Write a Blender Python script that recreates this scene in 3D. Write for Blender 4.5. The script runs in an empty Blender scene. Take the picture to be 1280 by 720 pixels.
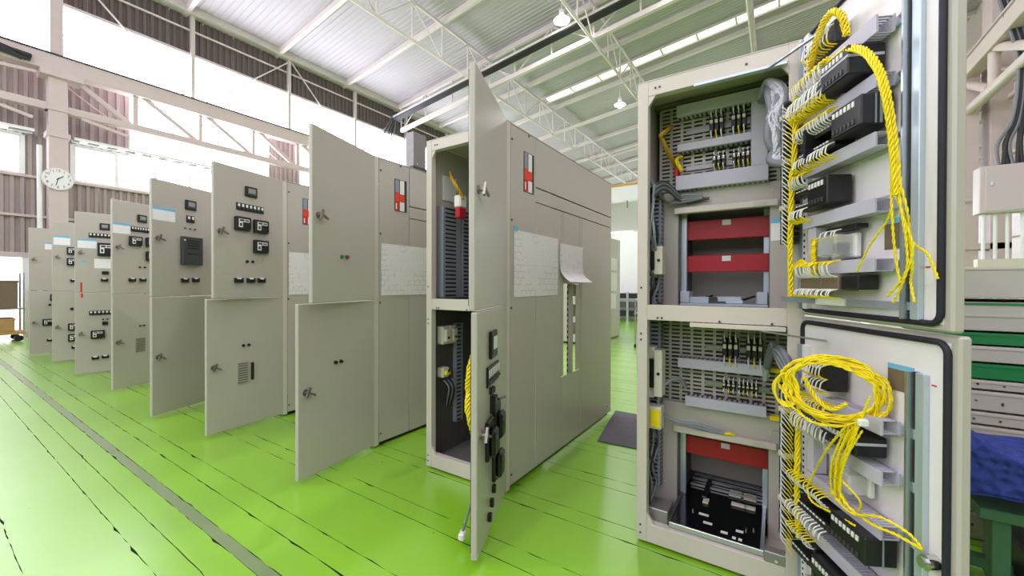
import bpy, math, random
from mathutils import Vector, Matrix
random.seed(7)
SC = bpy.context.scene
COL = SC.collection
R = math.radians

# ------------------------------------------------------------------ camera
cam_d = bpy.data.cameras.new('camera')
cam = bpy.data.objects.new('camera', cam_d)
COL.objects.link(cam)
SC.camera = cam
cam_d.sensor_fit = 'HORIZONTAL'
cam_d.sensor_width = 36.0
cam_d.lens = 36.0 * 502.51 / 1280.0
cam_d.shift_x = -0.99 / 1280.0
cam_d.shift_y = -0.80 / 1280.0
cam_d.clip_start = 0.05
cam_d.clip_end = 200
yaw, pit, rol = R(33.3975), R(-0.3455), R(0.1209)
fw0 = Vector((-math.sin(yaw), math.cos(yaw), 0)); rt0 = Vector((math.cos(yaw), math.sin(yaw), 0)); up0 = Vector((0, 0, 1))
fw = fw0 * math.cos(pit) + up0 * math.sin(pit)
up1 = up0 * math.cos(pit) - fw0 * math.sin(pit)
rt = rt0 * math.cos(rol) + up1 * math.sin(rol)
up = up1 * math.cos(rol) - rt0 * math.sin(rol)
cam.matrix_world = Matrix(((rt.x, up.x, -fw.x, 0), (rt.y, up.y, -fw.y, 0), (rt.z, up.z, -fw.z, 1.2924), (0, 0, 0, 1)))

# ------------------------------------------------------------------ world and light
world = bpy.data.worlds.new('daylight'); SC.world = world
world.use_nodes = True
bg = world.node_tree.nodes['Background']
bg.inputs[0].default_value = (0.92, 0.90, 1.0, 1)
bg.inputs[1].default_value = 2.1
SC.view_settings.view_transform = 'Standard'
SC.view_settings.look = 'None'
SC.view_settings.gamma = 1.0
SC.view_settings.use_curve_mapping = False
SC.view_settings.exposure = 0.0
WINDOW_GLOW = 12.5
SKYLIGHT_GLOW = 1.0
LAMP_WATTS = 160

# ------------------------------------------------------------------ materials
def lin(c):
    return tuple(((v / 255) / 12.92 if v / 255 <= 0.04045 else ((v / 255 + 0.055) / 1.055) ** 2.4) for v in c)
MATS = {}
def mat(name, rgb, rough=0.5, metal=0.0, var=0.06, scale=6.0, bump=0.0, bscale=80.0, emit=0.0, spec=0.5, coat=0.0, alpha=1.0, trans=0.0):
    if name in MATS: return MATS[name]
    m = bpy.data.materials.new(name); m.use_nodes = True
    nt = m.node_tree; b = nt.nodes['Principled BSDF']
    c = lin(rgb)
    tc = nt.nodes.new('ShaderNodeTexCoord')
    nz = nt.nodes.new('ShaderNodeTexNoise'); nz.inputs['Scale'].default_value = scale; nz.inputs['Detail'].default_value = 3
    nt.links.new(tc.outputs['Object'], nz.inputs['Vector'])
    mx = nt.nodes.new('ShaderNodeMix'); mx.data_type = 'RGBA'
    mx.inputs['A'].default_value = (*[max(0, v * (1 - var)) for v in c], 1)
    mx.inputs['B'].default_value = (*[min(1, v * (1 + var)) for v in c], 1)
    nt.links.new(nz.outputs['Fac'], mx.inputs['Factor'])
    nt.links.new(mx.outputs['Result'], b.inputs['Base Color'])
    b.inputs['Roughness'].default_value = rough
    b.inputs['Metallic'].default_value = metal
    b.inputs['Specular IOR Level'].default_value = spec
    b.inputs['Coat Weight'].default_value = coat
    if trans: b.inputs['Transmission Weight'].default_value = trans
    if alpha < 1: b.inputs['Alpha'].default_value = alpha
    if emit:
        b.inputs['Emission Color'].default_value = (*c, 1); b.inputs['Emission Strength'].default_value = emit
    if bump:
        n2 = nt.nodes.new('ShaderNodeTexNoise'); n2.inputs['Scale'].default_value = bscale; n2.inputs['Detail'].default_value = 2
        nt.links.new(tc.outputs['Object'], n2.inputs['Vector'])
        bp = nt.nodes.new('ShaderNodeBump'); bp.inputs['Strength'].default_value = bump; bp.inputs['Distance'].default_value = 0.01
        nt.links.new(n2.outputs['Fac'], bp.inputs['Height']); nt.links.new(bp.outputs['Normal'], b.inputs['Normal'])
    MATS[name] = m
    return m

def paper_mat(name, paper, ink, scale, thresh=0.5, header=None):
    """sheet with fine printed lines and small marks (flat print)"""
    if name in MATS: return MATS[name]
    m = bpy.data.materials.new(name); m.use_nodes = True
    nt = m.node_tree; b = nt.nodes['Principled BSDF']; b.inputs['Roughness'].default_value = 0.7
    tc = nt.nodes.new('ShaderNodeTexCoord')
    mp = nt.nodes.new('ShaderNodeMapping'); mp.inputs['Scale'].default_value = (scale,) * 3
    mp.inputs['Rotation'].default_value = (0, R(90), R(90))
    nt.links.new(tc.outputs['Object'], mp.inputs['Vector'])
    br = nt.nodes.new('ShaderNodeTexBrick'); br.inputs['Mortar Size'].default_value = 0.018; br.inputs['Mortar Smooth'].default_value = 0.2
    br.inputs['Brick Width'].default_value = 0.7; br.inputs['Row Height'].default_value = 0.45; br.inputs['Scale'].default_value = 1.0
    nt.links.new(mp.outputs['Vector'], br.inputs['Vector'])
    nz = nt.nodes.new('ShaderNodeTexNoise'); nz.inputs['Scale'].default_value = scale * 0.45; nz.inputs['Detail'].default_value = 1
    nt.links.new(tc.outputs['Object'], nz.inputs['Vector'])
    st = nt.nodes.new('ShaderNodeMath'); st.operation = 'GREATER_THAN'; st.inputs[1].default_value = thresh
    nt.links.new(nz.outputs['Fac'], st.inputs[0])
    mu = nt.nodes.new('ShaderNodeMath'); mu.operation = 'MULTIPLY'
    nt.links.new(br.outputs['Fac'], mu.inputs[0]); nt.links.new(st.outputs[0], mu.inputs[1])
    n3 = nt.nodes.new('ShaderNodeTexNoise'); n3.inputs['Scale'].default_value = scale * 6; n3.inputs['Detail'].default_value = 2
    nt.links.new(tc.outputs['Object'], n3.inputs['Vector'])
    s3 = nt.nodes.new('ShaderNodeMath'); s3.operation = 'GREATER_THAN'; s3.inputs[1].default_value = 0.68
    nt.links.new(n3.outputs['Fac'], s3.inputs[0])
    mxm = nt.nodes.new('ShaderNodeMath'); mxm.operation = 'MAXIMUM'
    nt.links.new(mu.outputs[0], mxm.inputs[0]); nt.links.new(s3.outputs[0], mxm.inputs[1])
    dim = nt.nodes.new('ShaderNodeMath'); dim.operation = 'MULTIPLY'; dim.inputs[1].default_value = 0.38
    nt.links.new(mxm.outputs[0], dim.inputs[0])
    mx = nt.nodes.new('ShaderNodeMix'); mx.data_type = 'RGBA'
    mx.inputs['A'].default_value = (*lin(paper), 1); mx.inputs['B'].default_value = (*lin(ink), 1)
    nt.links.new(dim.outputs[0], mx.inputs['Factor']); nt.links.new(mx.outputs['Result'], b.inputs['Base Color'])
    MATS[name] = m
    return m

BEIGE = mat('beige_enamel', (190, 183, 174), 0.27, var=0.015, scale=2, bump=0.015, bscale=160)
BEIGE_IN = mat('pale_grey_enamel', (240, 234, 236), 0.42, var=0.015, scale=3)
FRAME = mat('frame_enamel', (210, 201, 190), 0.4, var=0.02)
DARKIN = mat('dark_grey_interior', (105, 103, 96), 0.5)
BLACK = mat('black_plastic', (22, 22, 24), 0.38, var=0.1)
GASKET = mat('black_rubber', (30, 29, 40), 0.6, var=0.1)
DGREY = mat('dark_grey_plastic', (66, 68, 70), 0.45)
DUCT = mat('grey_pvc_duct', (196, 192, 208), 0.5, var=0.03)
DUCTD = mat('blue_grey_pvc_duct', (142, 147, 158), 0.5, var=0.04)
WHITE = mat('white_plastic', (236, 236, 232), 0.45, var=0.02)
LCD = mat('grey_display', (150, 156, 150), 0.25, var=0.05)
BOXGREY = mat('box_enamel', (204, 192, 192), 0.45, var=0.02)
CREAM = mat('cream_plastic', (214, 210, 192), 0.45, var=0.03)
STEEL = mat('bare_steel', (190, 194, 196), 0.28, metal=0.9, var=0.08)
ZINC = mat('zinc_plate', (200, 212, 222), 0.35, metal=0.55, var=0.08)
GALV = mat('galvanised_plate', (150, 148, 146), 0.42, metal=0.6, var=0.12, scale=14)
CHROME = mat('chrome', (215, 215, 210), 0.15, metal=1.0, var=0.03)
HANDLE = mat('dull_nickel', (150, 146, 138), 0.35, metal=0.9, var=0.1)
YELLOW = mat('yellow_wire', (255, 225, 16), 0.4, var=0.08, scale=30)
YELLOW_D = mat('amber_conduit', (206, 158, 40), 0.4, var=0.1, scale=30)
WIREGREY = mat('grey_cable', (120, 122, 128), 0.45, var=0.15, scale=30)
WIREBLACK = mat('black_cable', (40, 40, 44), 0.5, var=0.15, scale=30)
RED = mat('red_insulator', (186, 26, 38), 0.4, var=0.08)
ORANGE = mat('orange_sticker', (232, 66, 36), 0.5)
REDST = mat('red_sticker', (206, 34, 44), 0.5)
BLUEST = mat('light_blue_tape', (120, 190, 226), 0.5)
BROWN = mat('brown_label', (120, 104, 84), 0.4, var=0.12, scale=60)
GREENLED = mat('green_button', (40, 140, 70), 0.35)
REDLED = mat('red_button', (150, 40, 36), 0.35)
SMOKE = mat('dark_window', (60, 62, 66), 0.1, var=0.02)
CLEAR = mat('clear_plastic', (225, 228, 230), 0.1, alpha=0.35)
PAINTW = mat('white_steel_paint', (222, 212, 208), 0.5, var=0.04)
GIRDER = mat('warm_white_steel_paint', (204, 188, 184), 0.5, var=0.06)
EAVE = mat('pale_cream_steel_paint', (206, 198, 192), 0.5, var=0.04)
ROOF = mat('roof_sheet', (184, 177, 182), 0.6, var=0.03, scale=1.2)
BROWNW = mat('brown_corrugated_sheet', (168, 154, 150), 0.6, var=0.08, scale=3)
DARKW = mat('dark_corrugated_sheet', (104, 92, 88), 0.6, var=0.08, scale=3)
GLOW = mat('daylit_translucent_pane', (240, 240, 255), 0.6, var=0.0, emit=WINDOW_GLOW)
GLOWB = mat('daylit_window_glass', (238, 240, 255), 0.3, var=0.0, emit=WINDOW_GLOW * 0.6)
DOORGLOW = mat('daylit_doorway', (255, 252, 255), 0.6, var=0.0, emit=2.2)
SKYGLOW = mat('daylit_skylight_pane', (255, 248, 244), 0.5, var=0.0, emit=SKYLIGHT_GLOW)
LAMPGLOW = mat('lamp_bulb_glow', (255, 255, 250), 0.5, var=0.0, emit=30)
WALLWHITE = mat('white_wall_paint', (236, 236, 234), 0.6, var=0.02)
PINKSTEEL = mat('pinkish_steel_paint', (206, 192, 184), 0.5, var=0.05)
GREENP = mat('green_steel_paint', (22, 128, 66), 0.45, var=0.1)
GREEND = mat('dark_green_steel_paint', (62, 104, 74), 0.5, var=0.15, scale=20)
STACKP = mat('stacked_panel_enamel', (196, 190, 178), 0.45, var=0.03)
WOOD = mat('pale_wood', (182, 146, 90), 0.6, var=0.15, scale=12)
BLUEBOX = mat('blue_crate', (60, 90, 120), 0.5)
MATGREY = mat('grey_floor_mat', (96, 92, 100), 0.8, var=0.25, scale=22, bump=0.4, bscale=60)
DRAWING = paper_mat('drawing_sheet_print', (240, 236, 236), (90, 92, 100), 11, 0.5)
LABELP = paper_mat('label_print', (246, 244, 246), (110, 120, 130), 60, 0.4)
LABELS = paper_mat('plate_print', (200, 200, 190), (70, 60, 60), 120, 0.3)

def blanket_mat():
    m = bpy.data.materials.new('blue_quilted_cloth'); m.use_nodes = True
    nt = m.node_tree; b = nt.nodes['Principled BSDF']; b.inputs['Roughness'].default_value = 0.75
    tc = nt.nodes.new('ShaderNodeTexCoord')
    w = nt.nodes.new('ShaderNodeTexVoronoi'); w.feature = 'SMOOTH_F1'; w.inputs['Scale'].default_value = 30
    nt.links.new(tc.outputs['Object'], w.inputs['Vector'])
    mx = nt.nodes.new('ShaderNodeMix'); mx.data_type = 'RGBA'
    mx.inputs['A'].default_value = (*lin((34, 50, 130)), 1); mx.inputs['B'].default_value = (*lin((44, 64, 152)), 1)
    nt.links.new(w.outputs['Distance'], mx.inputs['Factor']); nt.links.new(mx.outputs['Result'], b.inputs['Base Color'])
    bp = nt.nodes.new('ShaderNodeBump'); bp.inputs['Strength'].default_value = 1.0; bp.inputs['Distance'].default_value = 0.03
    nt.links.new(w.outputs['Distance'], bp.inputs['Height']); nt.links.new(bp.outputs['Normal'], b.inputs['Normal'])
    return m
BLANKET = blanket_mat()

def floor_mat(name, rgb, rough):
    m = bpy.data.materials.new(name); m.use_nodes = True
    nt = m.node_tree; b = nt.nodes['Principled BSDF']
    tc = nt.nodes.new('ShaderNodeTexCoord')
    n1 = nt.nodes.new('ShaderNodeTexNoise'); n1.inputs['Scale'].default_value = 1.3; n1.inputs['Detail'].default_value = 5; n1.inputs['Roughness'].default_value = 0.6
    nt.links.new(tc.outputs['Object'], n1.inputs['Vector'])
    c = lin(rgb)
    mx = nt.nodes.new('ShaderNodeMix'); mx.data_type = 'RGBA'
    mx.inputs['A'].default_value = (c[0] * .86, c[1] * .9, c[2] * .9, 1); mx.inputs['B'].default_value = (c[0] * 1.12, c[1] * 1.07, c[2] * 1.1, 1)
    nt.links.new(n1.outputs['Fac'], mx.inputs['Factor'])
    # paint chips
    n2 = nt.nodes.new('ShaderNodeTexNoise'); n2.inputs['Scale'].default_value = 9; n2.inputs['Detail'].default_value = 6
    nt.links.new(tc.outputs['Object'], n2.inputs['Vector'])
    gt = nt.nodes.new('ShaderNodeMath'); gt.operation = 'GREATER_THAN'; gt.inputs[1].default_value = 0.735
    nt.links.new(n2.outputs['Fac'], gt.inputs[0])
    m2 = nt.nodes.new('ShaderNodeMix'); m2.data_type = 'RGBA'; m2.inputs['B'].default_value = (*lin((70, 84, 60)), 1)
    nt.links.new(mx.outputs['Result'], m2.inputs['A']); nt.links.new(gt.outputs[0], m2.inputs['Factor'])
    nt.links.new(m2.outputs['Result'], b.inputs['Base Color'])
    # brush marks along the strips
    mp = nt.nodes.new('ShaderNodeMapping'); mp.inputs['Scale'].default_value = (1.5, 30, 1)
    nt.links.new(tc.outputs['Object'], mp.inputs['Vector'])
    n3 = nt.nodes.new('ShaderNodeTexNoise'); n3.inputs['Scale'].default_value = 1.0; n3.inputs['Detail'].default_value = 3
    nt.links.new(mp.outputs['Vector'], n3.inputs['Vector'])
    rr = nt.nodes.new('ShaderNodeMapRange'); rr.inputs['To Min'].default_value = rough - 0.06; rr.inputs['To Max'].default_value = rough + 0.1
    nt.links.new(n3.outputs['Fac'], rr.inputs['Value']); nt.links.new(rr.outputs['Result'], b.inputs['Roughness'])
    bp = nt.nodes.new('ShaderNodeBump'); bp.inputs['Strength'].default_value = 0.08; bp.inputs['Distance'].default_value = 0.004
    nt.links.new(n3.outputs['Fac'], bp.inputs['Height']); nt.links.new(bp.outputs['Normal'], b.inputs['Normal'])
    b.inputs['Coat Weight'].default_value = 1.0; b.inputs['Coat Roughness'].default_value = 0.32; b.inputs['Coat IOR'].default_value = 1.75
    return m
FLOORG = floor_mat('green_floor_paint', (134, 196, 28), 0.3)
FLOORB = floor_mat('worn_grey_green_strip', (120, 144, 92), 0.38)
JOINT = mat('dirty_joint_filler', (44, 56, 32), 0.8, var=0.4, scale=30)

# ------------------------------------------------------------------ mesh builder
class MB:
    def __init__(s): s.v = []; s.f = []; s.mi = []; s.mats = []; s.sm = []
    def m(s, material):
        if material not in s.mats: s.mats.append(material)
        return s.mats.index(material)
    def add(s, vs, fs, material, smooth=False):
        k = len(s.v); i = s.m(material); s.v += [tuple(v) for v in vs]
        for f in fs: s.f.append([k + j for j in f]); s.mi.append(i); s.sm.append(smooth)
        return s
    def box(s, x0, x1, y0, y1, z0, z1, material, b=0.0):
        if x0 > x1: x0, x1 = x1, x0
        if y0 > y1: y0, y1 = y1, y0
        if z0 > z1: z0, z1 = z1, z0
        b = min(b, (x1 - x0) * .45, (y1 - y0) * .45, (z1 - z0) * .45)
        if b <= 0:
            v = [(x, y, z) for x in (x0, x1) for y in (y0, y1) for z in (z0, z1)]
            f = [(0, 1, 3, 2), (4, 6, 7, 5), (0, 4, 5, 1), (2, 3, 7, 6), (0, 2, 6, 4), (1, 5, 7, 3)]
            return s.add(v, f, material)
        X, Y, Z = (x0, x1), (y0, y1), (z0, z1); v = []; ix = {}
        for a in (0, 1):
            for c in (0, 1):
                for d in (0, 1):
                    ax = X[a] + (b if a == 0 else -b); cy = Y[c] + (b if c == 0 else -b); dz = Z[d] + (b if d == 0 else -b)
                    ix[a, c, d, 0] = len(v); v.append((X[a], cy, dz))
                    ix[a, c, d, 1] = len(v); v.append((ax, Y[c], dz))
                    ix[a, c, d, 2] = len(v); v.append((ax, cy, Z[d]))
        f = []
        for a in (0, 1):
            q = [ix[a, 0, 0, 0], ix[a, 1, 0, 0], ix[a, 1, 1, 0], ix[a, 0, 1, 0]]; f.append(q if a else q[::-1])
            q = [ix[0, a, 0, 1], ix[1, a, 0, 1], ix[1, a, 1, 1], ix[0, a, 1, 1]]; f.append(q[::-1] if a else q)
            q = [ix[0, 0, a, 2], ix[1, 0, a, 2], ix[1, 1, a, 2], ix[0, 1, a, 2]]; f.append(q if a else q[::-1])
        for a in (0, 1):
            for c in (0, 1):
                q = [ix[a, c, 0, 0], ix[a, c, 1, 0], ix[a, c, 1, 1], ix[a, c, 0, 1]]; f.append(q if a == c else q[::-1])
                q = [ix[a, 0, c, 0], ix[a, 0, c, 2], ix[a, 1, c, 2], ix[a, 1, c, 0]]; f.append(q if a == c else q[::-1])
                q = [ix[0, a, c, 1], ix[1, a, c, 1], ix[1, a, c, 2], ix[0, a, c, 2]]; f.append(q if a == c else q[::-1])
                for d in (0, 1):
                    q = [ix[a, c, d, 0], ix[a, c, d, 1], ix[a, c, d, 2]]; f.append(q if (a + c + d) % 2 else q[::-1])
        return s.add(v, f, material)
    def beam(s, p, q, w, h, material, upv=(0, 0, 1)):
        """rectangular bar from p to q, w across, h along upv"""
        p, q = Vector(p), Vector(q); d = (q - p).normalized(); u = Vector(upv)
        if abs(d.dot(u)) > .98: u = Vector((1, 0, 0))
        a = d.cross(u).normalized(); u = a.cross(d).normalized()
        v = []
        for e in (p, q):
            for i, j in ((-1, -1), (1, -1), (1, 1), (-1, 1)): v.append(e + a * (i * w / 2) + u * (j * h / 2))
        return s.add(v, [(0, 1, 2, 3), (7, 6, 5, 4), (0, 4, 5, 1), (1, 5, 6, 2), (2, 6, 7, 3), (3, 7, 4, 0)], material)
    def cyl(s, p, q, r, material, n=10, r2=None, cap=True):
        p, q = Vector(p), Vector(q); d = (q - p).normalized(); u = Vector((0, 0, 1))
        if abs(d.dot(u)) > .95: u = Vector((1, 0, 0))
        a = d.cross(u).normalized(); c = d.cross(a).normalized(); r2 = r if r2 is None else r2
        v = []
        for e, rr in ((p, r), (q, r2)):
            for k in range(n):
                t = 2 * math.pi * k / n; v.append(e + a * (rr * math.cos(t)) + c * (rr * math.sin(t)))
        f = [(k, (k + 1) % n, n + (k + 1) % n, n + k) for k in range(n)]
        s.add(v, f, material, True)
        if cap:
            s.add(v[:n], [list(range(n))[::-1]], material); s.add(v[n:], [list(range(n))], material)
        return s
    def tube(s, pts, r, material, n=6, close=False):
        P = [Vector(p) for p in pts]; N = len(P); v = []; prev = None
        for i in range(N):
            t = (P[(i + 1) % N] - P[i - 1]) if close else (P[min(i + 1, N - 1)] - P[max(i - 1, 0)])
            if t.length < 1e-9: t = Vector((0, 0, 1))
            t.normalize()
            if prev is None:
                u = Vector((0, 0, 1)) if abs(t.z) < .9 else Vector((1, 0, 0)); a = t.cross(u).normalized()
            else:
                a = prev - t * prev.dot(t); a = a.normalized() if a.length > 1e-6 else t.orthogonal().normalized()
            prev = a; c = t.cross(a)
            for k in range(n):
                an = 2 * math.pi * k / n; v.append(P[i] + a * (r * math.cos(an)) + c * (r * math.sin(an)))
        f = []
        for i in range(N if close else N - 1):
            j = (i + 1) % N
            for k in range(n): f.append((i * n + k, i * n + (k + 1) % n, j * n + (k + 1) % n, j * n + k))
        s.add(v, f, material, True)
        if not close:
            s.add(v[:n], [list(range(n))[::-1]], material); s.add(v[-n:], [list(range(n))], material)
        return s
    def prism(s, poly, axis, a0, a1, material):
        """poly of 2-D points extruded along axis 'x','y' or 'z' from a0 to a1"""
        def P(t, a): return {'x': (a, t[0], t[1]), 'y': (t[0], a, t[1]), 'z': (t[0], t[1], a)}[axis]
        n = len(poly); v = [P(t, a0) for t in poly] + [P(t, a1) for t in poly]
        f = [list(range(n))[::-1], [n + k for k in range(n)]] + [(k, (k + 1) % n, n + (k + 1) % n, n + k) for k in range(n)]
        return s.add(v, f, material)
    def sphere(s, c, r, material, n=12, m=8, sz=1.0):
        v = [(c[0], c[1], c[2] + r * sz)]; f = []
        for i in range(1, m):
            p = math.pi * i / m
            for k in range(n):
                t = 2 * math.pi * k / n; v.append((c[0] + r * math.sin(p) * math.cos(t), c[1] + r * math.sin(p) * math.sin(t), c[2] + r * sz * math.cos(p)))
        v.append((c[0], c[1], c[2] - r * sz))
        for k in range(n):
            f.append((0, 1 + k, 1 + (k + 1) % n)); f.append((len(v) - 1, 1 + (m - 2) * n + (k + 1) % n, 1 + (m - 2) * n + k))
            for i in range(m - 2): f.append((1 + i * n + k, 1 + (i + 1) * n + k, 1 + (i + 1) * n + (k + 1) % n, 1 + i * n + (k + 1) % n))
        return s.add(v, f, material, True)
    def build(s, name, parent=None, loc=(0, 0, 0), rz=0.0, label=None, cat=None, group=None, kind=None, org=None):
        me = bpy.data.meshes.new(name)
        vs = s.v if org is None else [(v[0] - org[0], v[1] - org[1], v[2] - org[2]) for v in s.v]
        me.from_pydata(vs, [], s.f)
        for x in s.mats: me.materials.append(x)
        me.polygons.foreach_set('material_index', s.mi); me.polygons.foreach_set('use_smooth', s.sm)
        me.update()
        o = bpy.data.objects.new(name, me); COL.objects.link(o)
        if org is not None and parent is None: loc = org
        o.location = loc; o.rotation_euler = (0, 0, rz); o.parent = parent
        return tag(o, label, cat, group, kind)
def tag(o, label=None, cat=None, group=None, kind=None):
    for k, v in (('label', label), ('category', cat), ('group', group), ('kind', kind)):
        if v: o[k] = v
    return o
def thing(name, loc, label, cat, group=None, rz=0.0, kind=None):
    o = bpy.data.objects.new(name, None); COL.objects.link(o); o.empty_display_size = 0.1
    o.location = loc; o.rotation_euler = (0, 0, rz)
    return tag(o, label, cat, group, kind)
def copy_part(o, parent, loc=None):
    c = o.copy(); COL.objects.link(c); c.parent = parent
    if loc is not None: c.location = loc
    return c
def spline(pts, n=8):
    P = [Vector(p) for p in pts]; out = []
    for i in range(len(P) - 1):
        p0 = P[max(i - 1, 0)]; p1 = P[i]; p2 = P[i + 1]; p3 = P[min(i + 2, len(P) - 1)]
        for k in range(n):
            t = k / n
            out.append(.5 * ((2 * p1) + (p2 - p0) * t + (2 * p0 - 5 * p1 + 4 * p2 - p3) * t * t + (3 * p1 - p0 - 3 * p2 + p3) * t ** 3))
    out.append(P[-1]); return out
def strands(mb, pts, count, spread, r, material, turns=6.0, n=10, sides=5):
    """a twisted bundle of wires along pts"""
    path = spline(pts, n); N = len(path)
    for c in range(count):
        ph = 2 * math.pi * c / count; q = []
        rad = spread * random.uniform(.7, 1.05)
        for i, p in enumerate(path):
            t = (path[min(i + 1, N - 1)] - path[max(i - 1, 0)]).normalized()
            a = t.cross(Vector((.55, .62, .33))).normalized(); b = t.cross(a)
            an = ph + turns * 2 * math.pi * i / N
            q.append(p + a * (rad * math.cos(an)) + b * (rad * math.sin(an)))
        mb.tube(q, r, material, sides)
    return mb

# ================================================================== THE HALL
WX = -15.4                       # plane of the long window wall
def roof_z(x): return 9.75 + 0.12 * (x + 15.2)

# ---- floor: painted strips with open joints on a dark bed
floor = MB().box(-16, 9, -5, 40, -0.3, -0.012, JOINT).build('floor', kind='structure')
def jag(y, x0, x1, step, amp):
    pts = []; x = x0
    while x < x1:
        pts.append((x, y + random.gauss(0, amp) * (1.0 if random.random() < .8 else 4.2))); x += step * random.uniform(.6, 1.4)
    pts.append((x1, y)); return pts
joints = [-5.0, -1.26, -0.79, -0.66, -0.32, -0.19, 0.14, 0.288, 0.612, 0.732, 0.862, 0.918, 1.07, 1.20, 1.54, 1.655, 2.0, 2.12]
y = 2.47
while y < 15:
    joints += [round(y, 3), round(y + .12, 3)]; y += .465
joints.append(40.0)
for i in range(len(joints) - 1):
    a, c = joints[i], joints[i + 1]
    near = c < 5
    step = 0.06 if near else 0.5
    amp = 0.0008 if near else 0.0004
    g = 0.0019 if near else 0.0035
    if a == 0.862: g = 0.0005
    lo = jag(a + g, -16, 9, step, amp); hi = jag(c - g, -16, 9, step, amp)
    poly = lo + hi[::-1]
    mb = MB(); n = len(poly)
    m_ = FLOORB if a == 0.862 else FLOORG
    mb.add([(p[0], p[1], 0.0) for p in poly], [list(range(n))], m_)
    mb.add([(p[0], p[1], 0.0) for p in poly] + [(p[0], p[1], -0.012) for p in poly], [(k, n + k, n + (k + 1) % n, (k + 1) % n) for k in range(n)], JOINT)
    mb.build('floor_strip', floor)

# ---- window wall
wall = MB().box(WX - .30, WX - .22, -5, 0.55, 0, 9.7, BROWNW).box(WX - .30, WX - .22, 1.66, 40, 0, 9.7, BROWNW).box(WX - .30, WX - .22, .55, 1.66, 1.96, 9.7, BROWNW).build('wall_left', kind='structure')
def corr(y0, y1, z0, z1, x, material, pitch=0.16, depth=0.05):
    mb = MB(); n = max(1, int(round((y1 - y0) / pitch))); p = (y1 - y0) / n; prof = []
    for k in range(n):
        a = y0 + k * p
        prof += [(a, 0), (a + p * .38, 0), (a + p * .5, depth), (a + p * .88, depth)]
    prof.append((y1, 0))
    v = [(x + d, yy, z0) for yy, d in prof] + [(x + d, yy, z1) for yy, d in prof]; m = len(prof)
    mb.add(v, [(k, k + 1, m + k + 1, m + k) for k in range(m - 1)], material)
    return mb
def wall_sheets(y0, y1, z0, z1, material, width=1.28, x=WX):
    yy = y0
    while yy < y1 - .05:
        e = min(yy + width, y1); corr(yy, e - .006, z0, z1, x, material).build('wall_sheet', wall); yy = e
wall_sheets(-5, 0.55, 0, 3.95, BROWNW); wall_sheets(0.55, 1.66, 1.98, 3.95, BROWNW); wall_sheets(1.66, 13, 0, 3.95, BROWNW)
wall_sheets(-5, -1.2, 3.95, 4.95, BROWNW); wall_sheets(1.62, 2.42, 3.95, 4.95, BROWNW); wall_sheets(6.6, 13, 3.95, 4.95, BROWNW)
wall_sheets(-5, 3.55, 4.95, 6.9, BROWNW); wall_sheets(7.28, 8.4, 4.95, 6.9, BROWNW)
wall_sheets(-5, 30, 8.46, 10.0, DARKW, 0.86)
for z in (2.96, 2.08, 3.93): MB().box(WX + .05, WX + .11, -5, 0.5 if z < 2.5 else 13, z - .03, z + .03, GIRDER).build('girt', wall)
MB().box(WX + .05, WX + .1, -5, 30, 9.17, 9.22, PAINTW).build('girt', wall)
MB().box(WX + .02, WX + .12, -5, 30, 8.40, 8.48, EAVE).build('sill_rail', wall)

wn = [0]
def window(y0, y1, z0, z1, glass, nmul, nbar, fr=0.06, material=PAINTW, x=WX):
    wn[0] += 1
    w = thing('window_%d' % wn[0], (x, (y0 + y1) / 2, z0), None, None, kind='structure')
    oy, oz = (y0 + y1) / 2, z0
    ys = [y0 + (y1 - y0) * k / (nmul + 1) for k in range(nmul + 2)]; zs = [z0 + (z1 - z0) * k / (nbar + 1) for k in range(nbar + 2)]
    for k in range(nmul + 1):
        for j in range(nbar + 1):
            MB().box(-.012, .0, ys[k] + .01 - oy, ys[k + 1] - .01 - oy, zs[j] + .01 - oz, zs[j + 1] - .01 - oz, glass).build('pane', w)
    for k, yy in enumerate(ys):
        f = fr if k in (0, nmul + 1) else fr * .8
        MB().box(.0, .05, yy - f / 2 - oy, yy + f / 2 - oy, 0, z1 - z0, material).build('mullion', w)
    for j, zz in enumerate(zs):
        f = fr if j in (0, nbar + 1) else fr * .35
        MB().box(.0, .04, y0 - oy, y1 - oy, zz - f / 2 - oz, zz + f / 2 - oz, material).build('transom', w)
    return w
# upper clerestory, translucent panels, one window between each pair of posts
cl = [-4.7, -0.9, 2.04, 4.99, 7.95, 10.75, 13.6, 16.5, 19.4, 22.3, 25.2]
for a, c in zip(cl, cl[1:]): window(a, c, 6.95, 8.42, GLOW, 0, 1, 0.05, PAINTW)
for a, c in ((3.55, 7.28), (8.4, 13.2)): window(a, c, 4.98, 6.95, GLOW, 1, 0, 0.04, PAINTW)
window(2.45, 6.6, 3.98, 4.92, GLOWB, 4, 0, 0.1, WALLWHITE)
window(-1.2, 1.6, 3.98, 4.92, GLOWB, 2, 0, 0.1, WALLWHITE)
for yy in cl[2:]: MB().box(WX + .06, WX + .2, yy - .05, yy + .05, 6.9, 9.75, EAVE).build('wall_post', wall)
MB().box(WX + .02, WX + .38, -5, 36, 9.62, 9.86, EAVE).build('eave_beam', wall)
for a, c in ((2.2, 4.9), (8.0, 5.2), (8.0, 10.6), (13.3, 10.9)): MB().cyl((WX + .16, a, 9.62), (WX + .16, c, 6.95), .025, PAINTW, 6).build('brace_rod', wall)
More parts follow.
